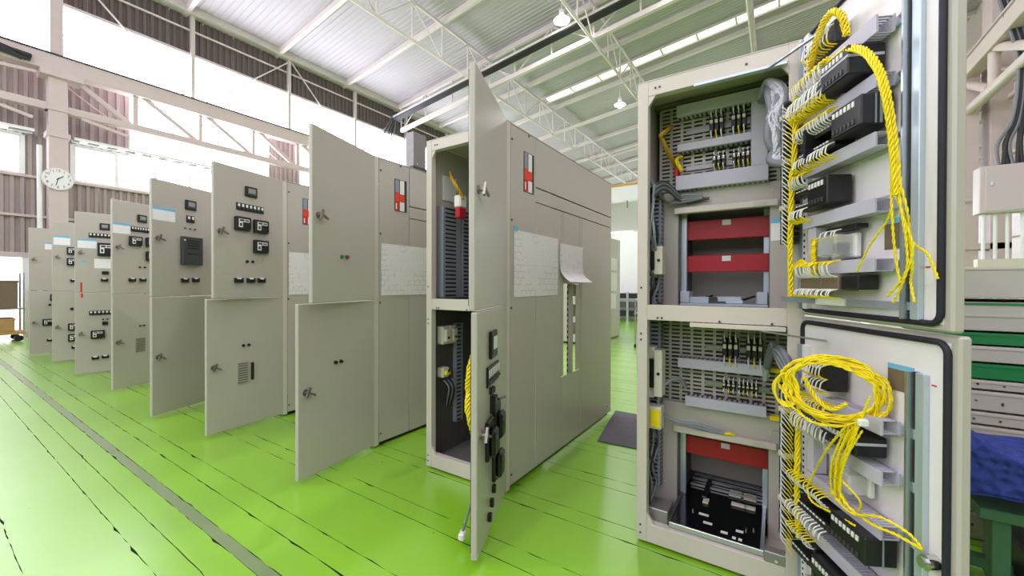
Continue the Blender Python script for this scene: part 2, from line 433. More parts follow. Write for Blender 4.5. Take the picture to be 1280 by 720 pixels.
# daylit doorway with a parked timber rack outside
dw = thing('door_1', (WX, 1.1, 0), None, None, kind='structure')
MB().box(-.25, -.24, -.55, .56, 0, 1.96, DOORGLOW).build('bright_opening', dw)
MB().box(-.2, .08, .50, .62, 0, 2.02, WALLWHITE).build('door_frame', dw)
MB().box(-.2, .08, -.62, -.50, 0, 2.02, WALLWHITE).build('door_frame', dw)
MB().box(-.2, .1, -.62, .62, 1.94, 2.06, GIRDER).build('door_frame', dw)

# ---- roof
ceil = bpy.data.objects
def slope_box(x0, x1, y0, y1, dz0, dz1, material):
    v = [(x, yy, roof_z(x) + dz) for x in (x0, x1) for yy in (y0, y1) for dz in (dz0, dz1)]
    return MB().add(v, [(0, 1, 3, 2), (4, 6, 7, 5), (0, 4, 5, 1), (2, 3, 7, 6), (0, 2, 6, 4), (1, 5, 7, 3)], material)
ceil = slope_box(WX - .1, 7, -5, 40, .06, .2, ROOF).build('ceiling', kind='structure')
# ribbed roof sheets between the purlins
YP = [7.55 + 2.72 * k for k in range(-4, 12)]
for i in range(len(YP) - 1):
    a, c = YP[i], YP[i + 1]
    n = int((c - a) / .17); mb = MB()
    for k in range(n):
        yy = a + (c - a) * (k + .5) / n
        if 17.25 < yy < 17.85: continue
        v = [(WX, yy - .05, roof_z(WX) + .06), (7, yy - .05, roof_z(7) + .06), (WX, yy - .03, roof_z(WX) + .04), (7, yy - .03, roof_z(7) + .04), (WX, yy + .03, roof_z(WX) + .04), (7, yy + .03, roof_z(7) + .04), (WX, yy + .05, roof_z(WX) + .06), (7, yy + .05, roof_z(7) + .06)]
        mb.add(v, [(0, 1, 3, 2), (2, 3, 5, 4), (4, 5, 7, 6)], ROOF)
    mb.build('roof_sheet', ceil)
for yy in YP: slope_box(WX, 7, yy - .06, yy + .06, -.14, .05, PAINTW).build('purlin', ceil)
# lit skylight strip
x = -9.6
while x < 6.4:
    slope_box(x + .03, x + 1.34, 17.32, 17.80, .02, .05, SKYGLOW).build('skylight_pane', ceil)
    slope_box(x - .03, x + .03, 17.28, 17.84, .0, .05, PINKSTEEL).build('skylight_bar', ceil); x += 1.37
for yy in (17.27, 17.84): slope_box(-9.7, 6.6, yy - .03, yy + .03, -.03, .05, PAINTW).build('skylight_curb', ceil)

def girder(name, X, ztop, depth, y0, y1, label, step=1.36, r=.05):
    g = thing(name, (X, y0, ztop - depth), label, 'girder', 'lattice girders under the roof')
    L = y1 - y0
    MB().cyl((0, 0, depth), (0, L, depth), r, PAINTW, 8).build('top_chord', g)
    MB().cyl((0, 0, 0), (0, L, 0), r, PAINTW, 8).build('bottom_chord', g)
    n = int(L / step)
    post = MB().cyl((0, 0, 0), (0, 0, depth), r * .6, PAINTW, 6).build('post', g)
    dg1 = MB().cyl((0, 0, 0), (0, step, depth), r * .5, PAINTW, 6).build('diagonal', g)
    dg2 = MB().cyl((0, 0, depth), (0, step, 0), r * .5, PAINTW, 6).build('diagonal', g)
    MB().cyl((0, 0, depth), (.42, step * .5, depth + .05), r * .4, PAINTW, 6).build('knee_brace', g)
    for k in range(1, n + 1):
        copy_part(post, g, (0, k * step, 0))
        if k < n: copy_part(dg1 if k % 2 == 0 else dg2, g, (0, k * step, 0))
    dg2.location = (0, step, 0)
    return g
for X, lab in ((-9.7, 'white lattice roof girder nearest the window wall'), (-5.27, 'white lattice roof girder running above the tallest open door'), (-0.83, 'white lattice roof girder above the wired cabinet'), (3.6, 'white lattice roof girder above the stacked panels')):
    girder('roof_girder', X, roof_z(X) - .15, 1.22, 4.83, 37.5, lab)
# cross ties between girder bottom nodes
for yy in (18.43, 23.87):
    for a, c in ((-9.7, -5.27), (-5.27, -.83), (-.83, 3.6)):
        za, zc = roof_z(a) - 1.37, roof_z(c) - 1.37
        lab = 'white cross tie between roof girders, %s, %s' % ({-9.7: 'first from the window wall', -5.27: 'second from the window wall', -.83: 'third from the window wall'}[a], 'nearer row' if yy < 20 else 'farther row')
        MB().cyl((a, yy, za), (c, yy, zc), .05, PAINTW, 8).build('roof_tie', None, label=lab, cat='tie beam', group='cross ties under the roof', org=(a, yy, za))
# main roof truss across the hall with a cable ladder on it
tr = thing('roof_truss', (-14.9, 13.0, 8.55), 'white roof truss carrying the black cable ladder', 'truss')
def tz(x): return .12 * (x + 14.9)
MB().beam((0, 0, .03), (20.5, 0, tz(5.6) + .03), .14, .16, PAINTW).build('bottom_chord', tr)
MB().beam((0, 0, 1.18), (20.5, 0, tz(5.6) + 1.18), .10, .10, PAINTW).build('top_chord', tr)
for k in range(13):
    xx = k * 1.6
    MB().cyl((xx, 0, .12 * xx), (xx, 0, .12 * xx + 1.15), .03, PAINTW, 6).build('post', tr)
    if k < 12: MB().cyl((xx, 0, .12 * xx + (1.15 if k % 2 else 0)), (xx + 1.6, 0, .12 * (xx + 1.6) + (0 if k % 2 else 1.15)), .025, PAINTW, 6).build('diagonal', tr)
cl_ = thing('cable_ladder', (-14.9, 12.75, 9.0), 'long black cable ladder sloping up along the roof truss', 'cable tray')
for dy in (0, .32): MB().beam((0, -dy, 0), (20, -dy, 2.4), .03, .08, PAINTW).build('side_rail', cl_)
rung = MB().box(-.02, .02, -.32, 0, -.02, .02, PAINTW).build('rung', cl_, loc=(.3, 0, .036))
for k in range(1, 48): copy_part(rung, cl_, (.3 + k * .41, 0, (.3 + k * .41) * .12))
mb = MB()
for k in range(6): mb.cyl((0, -.04 - k * .05, -.06), (20, -.04 - k * .05, 2.34), .042, WIREBLACK, 5)
mb.build('cable_run', cl_)
mb = MB()
for k in range(7):
    mb.tube(spline([(.35, -.05 - k * .05, .08), (.05, -.1 - k * .04, 0), (-.1 + random.uniform(-.1, .1), -.1 - k * .08, -.5), (-.15 + random.uniform(-.15, .15), -.2 - k * .1, -1.0)], 5), .028, WIREBLACK if k % 2 else WIREGREY, 5)
mb.build('hanging_cables', cl_)

# ---- crane runway on the window wall
cg = thing('crane_girder', (-14.8, -4.5, 5.28), 'long warm white crane runway girder along the window wall', 'girder')
def gy(v): return v + 4.5
MB().box(-.16, .16, 0, 26, 1.17, 1.56, GIRDER, .01).build('top_beam', cg)
MB().box(-.2, .2, 0, 26, 1.56, 1.585, DGREY).build('rail', cg)
MB().box(-.09, .09, 0, 26, .22, .40, GIRDER, .01).build('bottom_beam', cg)
for yv in (3.55, 5.03, 6.52, 8.0, 9.5, 11, 12.5): MB().box(-.05, .05, gy(yv) - .045, gy(yv) + .045, .36, 1.2, GIRDER).build('post', cg)
for a, c in ((2.3, 3.45), (3.7, 4.95), (5.2, 6.45), (6.7, 7.9), (8.2, 9.4), (9.7, 10.9)):
    MB().beam((0, gy(a), 1.2), (0, gy(c), .36), .09, .11, GIRDER).build('diagonal', cg)
    MB().cyl((-.35, gy(a) - .1, 1.1), (-.35, gy(c) - .1, .3), .018, GIRDER, 6).build('back_rod', cg)
for a, c, z0, z1 in ((-.4, 1.75, .85, 1.05), (.3, 1.7, .3, -.05), (2.5, 3.4, .18, .0)): MB().beam((.1, gy(a), z0), (.1, gy(c), z1), .05, .07, GIRDER).build('stay', cg)
mb = MB()
random.seed(4)
for k in range(9): mb.tube(spline([(.2, gy(-1.0), 1.45 - k * .02), (.24, gy(0.4) + random.uniform(-.2, .2), 1.42 + random.uniform(-.12, .05)), (.22, gy(1.0), 1.36 + random.uniform(-.12, .08)), (.22, gy(1.5) + random.uniform(0, .2), 1.3 + random.uniform(-.1, .08))], 5), .028, WIREBLACK, 5)
mb.build('festoon_cables', cg)
# main column with clock
co = thing('steel_column', (-14.75, 2.1, 0), 'warm grey steel column carrying the round clock', 'column')
MB().box(-.2, .1, -.16, .16, 0, 6.45, GIRDER, .01).build('shaft', co)
MB().box(-.25, .13, -.2, .2, 4.86, 4.98, GIRDER).build('collar', co)
MB().box(-.25, .13, -.2, .2, 5.5, 5.53, GIRDER).build('collar', co)
MB().box(-.25, .2, -.3, .42, 6.3, 6.45, GIRDER).build('bracket', co)
MB().box(-.35, -.05, -.11, .11, 6.86, 9.7, GIRDER).build('upper_shaft', co)
MB().cyl((.05, -.3, 0), (.05, -.3, 4.6), .045, WALLWHITE, 8).build('downpipe', co)
ck = thing('wall_clock', (-14.6, 2.08, 3.84), 'round white clock with black hands on the steel column', 'clock')
MB().cyl((-.04, 0, 0), (.0, 0, 0), .27, PAINTW, 28).build('case', ck)
MB().cyl((.0, 0, 0), (.006, 0, 0), .25, WALLWHITE, 28).build('dial', ck)
for h in range(1, 13):
    t = R(30 * h)
    cu = bpy.data.curves.new('numeral', 'FONT'); cu.body = str(h); cu.size = .085; cu.align_x = 'CENTER'; cu.align_y = 'CENTER'; cu.materials.append(BLACK)
    o = bpy.data.objects.new('numeral', cu); COL.objects.link(o); o.parent = ck
    me = bpy.data.meshes.new_from_object(o); bpy.data.objects.remove(o)
    me.materials.clear(); me.materials.append(BLACK)
    o = bpy.data.objects.new('numeral', me); COL.objects.link(o); o.parent = ck
    o.location = (.008, math.sin(t) * .2, math.cos(t) * .2); o.rotation_euler = (R(90), 0, R(90))
def hand(ang, ln, w):
    t = R(ang); MB().beam((.012, -math.sin(t) * .03, -math.cos(t) * .03), (.012, math.sin(t) * ln, math.cos(t) * ln), w, .004, BLACK, (1, 0, 0)).build('hand', ck)
hand(48, .12, .018); hand(192, .17, .012)
# cable ladders on the wall
for y0, y1, lab in ((2.4, 6.6, 'white cable ladder above the windows beside the clock column'), (-2.5, 1.75, 'white cable ladder on the far side of the clock column')):
    t = thing('cable_ladder', (-15.05, y0, 4.98), lab, 'cable tray', 'cable ladders on the window wall')
    for dx in (-.15, .15): MB().box(dx - .02, dx + .02, 0, y1 - y0, -.03, .03, WALLWHITE).build('side_rail', t)
    k = 0
    rg = MB().box(-.15, .15, -.07, .07, -.015, .015, WALLWHITE).build('rung', t, loc=(0, .2, 0))
    for k in range(1, int((y1 - y0) / .36)): copy_part(rg, t, (0, .2 + k * .36, 0))
    mb = MB()
    for k in range(4): mb.cyl((-.09 + k * .06, .02, .03), (-.09 + k * .06, y1 - y0 - .02, .03), .022, WIREBLACK, 5)
    mb.build('cable_run', t)

# ---- far end of the hall
wb = MB().box(-16, 7, 39.8, 40, 0, 12.6, WALLWHITE).build('wall_back', kind='structure')
for k in range(6):
    a = -15 + k * 3.4
    w = thing('window_%d' % (40 + k), (a, 39.75, 3.2), None, None, kind='structure')
    for j in range(3): MB().box(.06 + j * 1.0, 1.0 + j * 1.0, 0, .02, 0, 3.4, GLOW).build('pane', w)
    MB().box(0, 3.06, -.03, .0, -.08, 0, GIRDER).build('window_sill', w)
MB().box(-9, 2, 15.1, 15.25, 0, 3.3, WALLWHITE).build('wall_partition', kind='structure')
mb = thing('crane_bridge', (-14.6, 27.0, 7.0), 'yellow edged white crane bridge far down the hall', 'crane')
MB().box(0, 18.4, -.3, .3, 0, .95, WALLWHITE).build('bridge_beam', mb)
MB().box(0, 18.4, -.36, .36, .95, 1.08, YELLOW_D).build('walkway_edge', mb)
MB().cyl((6.1, -.1, 0), (6.1, -.1, -.5), .03, BLACK, 6).build('hoist_chain', mb)
MB().box(-.2, .5, -1.6, 1.6, .1, .5, YELLOW_D).build('end_carriage', mb)
MB().box(17.9, 18.6, -1.6, 1.6, .1, .5, YELLOW_D).build('end_carriage', mb)

# ---- aisle side on the right
wr = MB().box(6.6, 6.8, 6, 40, 0, 12.4, PINKSTEEL).build('wall_right', kind='structure')
MB().box(6.6, 6.8, -5, 6, 0, 5.2, DARKW).build('added_low_wall', wr)  # unseen, added dark and low to cut light on the lower cabinets
MB().box(-15.6, 6.8, -5.2, -5.0, 0, 2.3, DARKW).build('wall_front_added', kind='structure')  # unseen, added to block low front light and let daylight in above
for z in (3.0, 5.0, 8.2, 9.4): MB().box(6.5, 6.6, 6, 40, z - .06, z + .06, GIRDER).build('girt', wr)
rg = thing('crane_girder', (4.0, 6.5, 5.7), 'pinkish white crane runway girder above the stacked panels', 'girder')
MB().box(-.15, .15, 0, 24, .80, 1.18, PINKSTEEL, .01).build('top_beam', rg)
MB().box(-.19, .19, 0, 24, 1.18, 1.22, GIRDER).build('rail', rg)
MB().cyl((0, 0, 0), (0, 24, 0), .115, PINKSTEEL, 10).build('bottom_chord', rg)
for k in range(9):
    yy = .9 + k * 2.0
    MB().cyl((0, yy + 2, 0), (0, yy + 2, .92), .1, PINKSTEEL, 10).build('post', rg)
    MB().cyl((0, yy + 2, .92), (0, yy + .2, .08), .095, PINKSTEEL, 10).build('diagonal', rg)
    MB().cyl((.7, yy, .2), (.1, yy + 1.2, .95), .045, GIRDER, 8).build('side_stay', rg)
MB().box(.6, .68, 0, 24, -.6, -.5, GIRDER).build('walkway_rail', rg)
MB().box(.6, .68, 0, 24, .1, .2, GIRDER).build('walkway_rail', rg)
rc = thing('steel_column', (3.95, 15.0, 0), 'pinkish white steel column behind the wall box', 'column')
MB().box(-.22, .22, -.25, .25, 0, 6.6, GIRDER, .01).build('shaft', rc)
MB().box(-.3, .75, -.3, .3, 3.4, 3.95, GIRDER).build('bracket', rc)
MB().box(-.3, .75, -.3, .3, 2.2, 2.35, GIRDER).build('bracket', rc)
MB().box(.4, .75, -.3, .3, 0, 12, GIRDER).build('rear_shaft', rc)
xb = thing('distribution_box', (3.31, 11.7, 2.72), 'large pale grey distribution box above vertical conduits', 'electrical box')
MB().box(0, .95, 0, .32, 0, .92, BOXGREY, .012).build('body', xb)
MB().box(.08, .94, -.015, 0, .03, .89, BOXGREY, .004).build('door', xb)
MB().box(.14, .17, -.04, -.015, .52, .6, CHROME).build('handle', xb)
for xx, r_ in ((.10, .03), (.26, .03), (.42, .028), (.62, .042), (.82, .03), (.93, .05)):
    MB().cyl((xx, .15, -2.72), (xx, .15, 0), r_, WALLWHITE, 8).build('conduit', xb)
MB().box(0, .9, .05, .25, -1.05, -.9, CREAM).build('conduit_bracket', xb)
mb = MB()
for k in range(9):
    a = .3 + k * .06
    mb.tube(spline([(a, .15, .92), (a + random.uniform(-.05, .05), .15, 1.35), (.5 + k * .03, .25, 1.8), (.62 + k * .025, .4, 2.5), (.66 + k * .025, .6, 3.3), (.5 + k * .03, .9, 4.6)], 5), .034, WIREBLACK if k % 3 else WIREGREY, 5)
mb.build('feeder_cables', xb)
for z in (4.35, 4.75, 5.25): MB().cyl((4.6, 8, z), (5.4, 20, z + .1), .05, GIRDER, 8).build('service_pipe', None, label='pale service pipe below the runway girder, %s of three' % {4.35: 'lowest', 4.75: 'middle', 5.25: 'highest'}[z], cat='pipe', group='service pipes beside the runway', org=(4.6, 8, z))
# high bay lamps
def lamp(x, y_, z, lab):
    l = thing('pendant_lamp', (x, y_, z), lab, 'lamp', 'high bay pendant lamps')
    MB().cyl((0, 0, .28), (0, 0, roof_z(x) - z), .025, PAINTW, 6).build('stem', l)
    MB().cyl((0, 0, .16), (0, 0, .34), .09, WHITE, 10).build('ballast', l)
    MB().cyl((0, 0, .0), (0, 0, .16), .27, WHITE, 16, .1, cap=False).build('reflector', l)
    MB().sphere((0, 0, .02), .17, LAMPGLOW).build('bulb', l)
    d = bpy.data.lights.new('lamp_light', 'AREA'); d.energy = LAMP_WATTS; d.shape = 'DISK'; d.size = .5; d.color = (1, .93, 1.0)
    o = bpy.data.objects.new('lamp_light', d); COL.objects.link(o); o.location = (0, 0, -.2); o.parent = l
lamp(-6.0, 12.0, 10.02, 'glowing pendant lamp hanging beside the cable ladder')
lamp(-6.45, 19.2, 10.05, 'glowing pendant lamp hanging behind the skylight strip')
for x_, y_, w_ in ((-6.0, 5.0, 'behind the plain-doored cabinet'), (-1.6, 5.0, 'behind the wired cabinet'), (-1.6, 12.0, 'at the cable ladder above the wired cabinet'), (-6.0, -2.0, 'before the cabinet with the large control relay'), (-1.6, -2.0, 'before the wired cabinet')):  # out of view, added to brighten the floor and cabinet faces
    lamp(x_, y_, roof_z(x_) - .85, 'added unseen pendant lamp hanging high up ' + w_)

# ================================================================== SWITCHGEAR CABINETS
CW, CD, CH = 0.672, 1.865, 2.3       # width, depth, height
DT = 0.030                            # door thickness
UP0, UP1, LO0, LO1 = 1.174, 2.306, 0.030, 1.166
SR = 0.012                            # side flange beyond the hinge line
CABGROUP = 'open switchgear cabinets in one row'

# ---- door fittings: built in door space (x = -distance from hinge, outer face y = -DT)
def fit_handle(d, u, z):
    mb = MB(); x = -u; y = -DT
    mb.cyl((x, y, z), (x, y - .008, z), .021, HANDLE, 14).cyl((x, y - .008, z), (x, y - .03, z), .011, HANDLE, 10)
    mb.beam((x + .012, y - .032, z + .034), (x - .016, y - .032, z - .03), .014, .012, HANDLE, (0, 1, 0))
    mb.beam((x + .002, y - .034, z), (x + .045, y - .04, z - .022), .012, .012, HANDLE, (0, 1, 0))
    mb.build('door_handle', d)
def fit_meter(d, u, z, w=.105, h=.095, face=LCD):
    x = -u; y = -DT
    mb = MB().box(x - w / 2, x + w / 2, y - .018, y, z - h / 2, z + h / 2, BLACK, .004).box(x - w * .36, x + w * .36, y - .0205, y - .018, z - h * .34, z + h * .36, DGREY)
    mb.box(x - w * .3, x + w * .3, y - .022, y - .0205, z - h * .16, z + h * .3, face).build('panel_meter', d)
def fit_relay(d, u, z, w=.14, h=.12, t=.035):
    x = -u; y = -DT; mb = MB()
    mb.box(x - w / 2, x + w / 2, y - t, y, z - h / 2, z + h / 2, BLACK, .006)
    yy = y - t
    mb.box(x - w * .36, x + w * .34, yy - .002, yy, z + h * .12, z + h * .34, WHITE)
    mb.box(x - w * .30, x - w * .02, yy - .003, yy - .002, z + h * .16, z + h * .3, DGREY).box(x + w * .04, x + w * .3, yy - .003, yy - .002, z + h * .18, z + h * .28, DGREY)
    mb.box(x - w * .36, x - w * .1, yy - .002, yy, z - h * .28, z + h * .12, WHITE)
    mb.box(x - w * .30, x - w * .16, yy - .003, yy - .002, z - h * .2, z + h * .02, DGREY)
    mb.cyl((x + w * .38, yy, z - h * .42), (x + w * .38, yy - .006, z - h * .42), .005, CHROME, 8)
    mb.build('protection_relay', d)
def fit_switches(d, u, z, n, w, h=.062):
    x0 = -u - w / 2; y = -DT; mb = MB().box(x0, x0 + w, y - .012, y, z - h / 2, z + h / 2, BLACK, .003)
    for k in range(n):
        c = x0 + w * (k + .5) / n; q = w / n * .34
        mb.box(c - q * .8, c + q * .8, y - .015, y - .012, z - h * .02, z + h * .38, WHITE, .001)
        mb.cyl((c, y - .012, z - h * .24), (c, y - .022, z - h * .24), q * .7, DGREY, 8)
    mb.build('indicator_row', d)
def fit_terminal(d, u, z, w=.075, h=.042):
    x = -u; y = -DT
    MB().box(x - w / 2, x + w / 2, y - .022, y, z - h / 2, z + h * .3, BLACK, .004).box(x - w * .26, x + w * .26, y - .02, y, z + h * .1, z + h * .56, WHITE, .003).box(x - w * .5, x - w * .3, y - .02, y, z + h * .3, z + h * .5, BLACK).box(x + w * .3, x + w * .5, y - .02, y, z + h * .3, z + h * .5, BLACK).build('test_terminal', d)
def fit_button(d, u, z, m_=BLACK, r=.012):
    MB().cyl((-u, -DT, z), (-u, -DT - .006, z), r * 1.25, DGREY, 10).cyl((-u, -DT - .006, z), (-u, -DT - .016, z), r, m_, 10).build('push_button', d)
def fit_label(d, u0, u1, z0, z1, m_=None):
    y = -DT
    mb = MB().box(-u0, -u1, y - .0012, y, z0, z1, m_ or LABELP)
    if m_ is None: mb.box(-u0, -u1, y - .0018, y - .0012, z1 - (z1 - z0) * .2, z1, BLUEST)
    mb.build('notice_label', d)
def fit_vent(d, u0, u1, z0, z1):
    y = -DT; mb = MB().box(-u0, -u1, y - .002, y, z0, z1, BEIGE)
    n = 9
    for k in range(n):
        zz = z0 + (z1 - z0) * (k + .5) / n; mb.box(-u0 + .006, -u1 - .006, y - .006, y - .001, zz - .004, zz + .004, DARKIN)
    mb.build('vent_grille', d)
def fit_plate(d, name, u0, u1, z0, z1, t, m_):
    MB().box(-u0, -u1, -DT - t, -DT, z0, z1, m_, .004).build(name, d)
def fit_big(d, u0, u1, z0, z1):
    y = -DT; mb = MB().box(-u0, -u1, y - .04, y, z0, z1, DGREY, .005)
    h = z1 - z0; w = u1 - u0; yy = y - .04
    for k in range(4): mb.box(-u0 - w * .2, -u1 + w * .2, yy - .002, yy, z1 - h * (.16 + .09 * k), z1 - h * (.12 + .09 * k), BLACK)
    mb.box(-u0 - w * .2, -u1 + w * .2, yy - .002, yy, z1 - h * .62, z1 - h * .6, BLACK)
    mb.cyl((-u0 - w * .08, yy, z1 - h * .13), (-u0 - w * .08, yy - .004, z1 - h * .13), .009, WHITE, 8)
    mb.build('control_relay', d)

def door(cab, ang, z0, z1, gasket_in=True):
    mb = MB().box(-.665, -.004, -DT, 0, z0, z1, BEIGE, .004)
    d = mb.build('upper_door' if z0 > 1 else 'lower_door', cab, (-.016, 0, 0), R(ang + 1.4))
    g = .016; o = .02
    MB().box(-.665 + o, -.665 + o + g, 0, .008, z0 + o, z1 - o, GASKET).box(-.004 - o - g, -.004 - o, 0, .008, z0 + o, z1 - o, GASKET).box(-.665 + o + g, -.004 - o - g, 0, .008, z0 + o, z0 + o + g, GASKET).box(-.665 + o + g, -.004 - o - g, 0, .008, z1 - o - g, z1 - o, GASKET).build('gasket', d)
    return d

def frame_parts(cab, right_label=None):
    # posts, rails, gussets in cabinet space: x -CW..0, y 0 is the front
    pl = MB().box(-CW, -CW + .05, 0, .045, .012, CH, FRAME, .002).build('frame_post', cab)
    pr = MB().box(-.046, SR, 0, .045, .012, CH, FRAME, .002).build('frame_post', cab)
    MB().box(-CW + .05, -.046, 0.001, .045, 2.228, CH, FRAME, .002).build('frame_rail', cab)
    MB().box(-CW + .05, -.046, 0.001, .045, 1.120, 1.195, FRAME, .002).build('frame_rail', cab)
    MB().box(-CW + .05, -.046, 0.001, .045, .012, .105, FRAME, .002).build('frame_rail', cab)
    for x0, sx in ((-CW + .05, 1), (-.046, -1)):
        for zc, sz in ((2.228, -1), (.105, 1)):
            MB().prism([(x0, zc), (x0 + sx * .035, zc), (x0, zc + sz * .05)] if sx * sz < 0 else [(x0, zc), (x0, zc + sz * .05), (x0 + sx * .035, zc)], 'y', .004, .02, FRAME).build('corner_gusset', cab)
    for z in (2.08, 1.357, .937, .223): MB().cyl((-.002, -.01, z - .035), (-.002, -.01, z + .035), .0095, BLACK, 8).build('hinge', cab)
    MB().box(-CW + .03, -.02, .03, CD - .02, 0, .03, BLACK).build('plinth', cab)
    mb = MB()
    for (x, z) in ((-CW + .085, 2.262), (-CW + .105, 2.262), (-.2, 2.262), (-CW + .1, 1.132), (-CW + .12, 1.132), (-.3, 1.128), (-.1, 1.128), (-CW + .02, 1.28), (-CW + .02, 1.05), (-CW + .02, 1.02), (-CW + .02, .09), (-CW + .02, .05)):
        mb.cyl((x, .001, z), (x, -.003, z), .005, DGREY, 8)
    mb.build('frame_bolts', cab, kind='stuff')
def shell(cab, left=True, hole=False, right=True):
    MB().box(-CW, SR, .0, CD, CH, CH + .006, BEIGE).build('roof_panel', cab)
    if hole: MB().box(-CW, 0, CD - .006, CD, 1.5, CH, BEIGE).build('rear_panel', cab)
    else: MB().box(-CW, 0, CD - .006, CD, .03, CH, BEIGE).build('rear_panel', cab)
    if left == True: MB().box(-CW, -CW + .004, .046, CD - .008, .03, CH - .002, BEIGE).build('side_panel', cab)
    elif left == 'front': MB().box(-CW, -CW + .004, .046, .62, .03, CH - .002, BEIGE).box(-CW, -CW + .004, .62, CD - .008, 1.4, CH - .002, BEIGE).build('side_panel', cab)
    if not right: return
    g = .0035
    def sp(y0, y1, z0, z1): MB().box(SR - .006, SR, y0 + g, y1 - g, z0 + g, z1 - g, BEIGE, .0015).build('side_panel', cab)
    # the window strip near the front is four sheets round the sight window
    sp(.046, .363, .03, CH)
    sp(.363, CD, 1.965, CH); sp(.363, CD, 1.862, 1.963)
    sp(.363, .758, .03, 1.862)
    if hole:
        sp(.758, 1.095, .03, .585); sp(.758, .797, .585, 1.862); sp(.797, 1.095, 1.30, 1.862); sp(1.02, 1.095, .585, 1.30)
        mb = MB()   # perforated inner post seen through the opening
        mb.box(-.05, -.012, 1.0, 1.015, .1, 1.8, FRAME).box(-.05, -.035, .985, 1.0, .1, 1.8, FRAME)
        for k in range(34): mb.box(-.048, -.04, .980, .986, .16 + k * .046, .182 + k * .046, BLACK)
        mb.build('inner_post', cab)
        for zz in (1.25, 1.08, .93): MB().box(-.05, -.015, 1.03, 1.08, zz - .05, zz + .05, CREAM, .006).build('insulator', cab)
    else:
        sp(.758, 1.095, .03, 1.862)
    sp(1.095, 1.135, .03, 1.862); sp(1.135, CD, .03, 1.862)
    mb = MB()
    for y_, z in ((.062, 2.205), (.264, 2.285), (.057, 1.148), (.062, .10), (1.75, .103), (.06, 1.7)): mb.cyl((SR, y_, z), (SR + .004, y_, z), .008, DGREY, 8)
    mb.build('panel_bolts', cab, kind='stuff')
    # sight window with coloured phase labels
    mb = MB().box(-.004, .003, .20, .33, 1.905, 2.17, SMOKE)
    def _w(m): m.v = [(v[0] + SR, v[1], v[2]) for v in m.v]; return m
    mb.box(.003, .005, .205, .245, 2.06, 2.165, DUCTD).box(.003, .005, .255, .30, 2.05, 2.165, WHITE)
    mb.box(.003, .005, .205, .25, 1.985, 2.058, ORANGE).box(.003, .005, .252, .302, 1.99, 2.048, ORANGE)
    mb.box(.003, .005, .205, .25, 1.91, 1.982, REDST).box(.003, .005, .254, .302, 1.91, 1.985, WHITE).box(.003, .0055, .21, .222, 1.92, 1.97, WHITE)
    _w(mb).build('sight_window', cab)

def cabinet(hx, hy, au, al, label, left=True, hole=False):
    c = thing('switchgear_cabinet', (hx, hy, 0), label, 'cabinet', CABGROUP)
    frame_parts(c); shell(c, left, hole)
    du = door(c, au, UP0, UP1); dl = door(c, al, LO0, LO1)
    fit_handle(du, .613, 1.737); fit_handle(dl, .613, .59)
    return c, du, dl

# 1 - farthest
c1, u, l = cabinet(-11.2, 1.904, 88, 88, 'farthest open cabinet, beside the daylit doorway, upper door nearly bare')
fit_label(u, .475, .36, 1.925, 2.05); fit_relay(l, .44, .59); fit_terminal(l, .42, .26); fit_meter(l, .37, 1.04, .09, .12); fit_button(l, .42, .909, BLACK, .016)
fit_relay(u, .25, 1.82)
# 2
c2, u, l = cabinet(-9.75, 1.99, 84, 84, 'second farthest open cabinet, blue-topped label and two relays one above the other')
fit_label(u, .647, .464, 1.93, 2.08); fit_relay(u, .435, 1.84); fit_relay(u, .435, 1.66); fit_terminal(u, .43, 1.35); fit_button(l, .45, .88, BLACK, .018); fit_relay(l, .425, .58); fit_relay(l, .425, .40); fit_terminal(l, .42, .24)
# 3
c3, u, l = cabinet(-8.11, 1.98, 82, 82, 'open cabinet with red tape across the joint of its two doors')
fit_meter(u, .37, 2.12); fit_switches(u, .40, 1.988, 7, .26); fit_label(u, .638, .452, 1.80, 1.93); fit_relay(u, .36, 1.79, .17, .19)
fit_plate(u, 'blue_spot', .605, .565, 1.59, 1.626, .001, BLUEST); fit_label(u, .476, .30, 1.52, 1.655, LABELP)
fit_plate(u, 'selector_switch', .40, .33, 1.43, 1.478, .02, BLACK); fit_terminal(u, .375, 1.35)
fit_plate(u, 'red_tape', .612, .594, 1.178, 1.315, .0012, REDST); fit_plate(l, 'red_tape', .606, .587, 1.10, 1.162, .0012, REDST)
fit_switches(l, .41, .88, 6, .24); fit_button(l, .39, .784, BLACK, .009); fit_button(l, .345, .784, BLACK, .009); fit_plate(l, 'selector_switch', .40, .34, .70, .75, .02, BLACK)
fit_relay(l, .445, .57); fit_terminal(l, .47, .235); fit_terminal(l, .37, .24)
# 4
c4, u, l = cabinet(-6.865, 1.97, 111.5, 111.5, 'open cabinet with blue-topped label and a lower door vent, beside the one with red tape')
fit_meter(u, .345, 2.117); fit_label(u, .66, .472, 1.905, 2.03); fit_switches(u, .365, 1.978, 7, .21); fit_relay(u, .425, 1.825); fit_relay(u, .235, 1.83); fit_relay(u, .235, 1.65)
fit_button(u, .372, 1.506, BLACK, .009); fit_button(u, .313, 1.506, BLACK, .009); fit_terminal(u, .461, 1.344); fit_terminal(u, .34, 1.345)
fit_button(l, .37, .768, BLACK, .009); fit_button(l, .324, .768, BLACK, .009); fit_vent(l, .424, .307, .438, .617)
# 5
c5, u, l = cabinet(-5.235, 1.902, 111.4, 111.4, 'open cabinet with one large dark grey control relay on its upper door')
fit_label(u, .657, .443, 1.911, 2.038); fit_meter(u, .288, 2.113, .115, .1); fit_switches(u, .289, 1.968, 2, .085, .07)
for q in (.345, .293, .243): fit_button(u, q, 1.868, BLACK, .006)
fit_big(u, .396, .179, 1.492, 1.781); fit_terminal(u, .352, 1.332); fit_terminal(u, .236, 1.337)
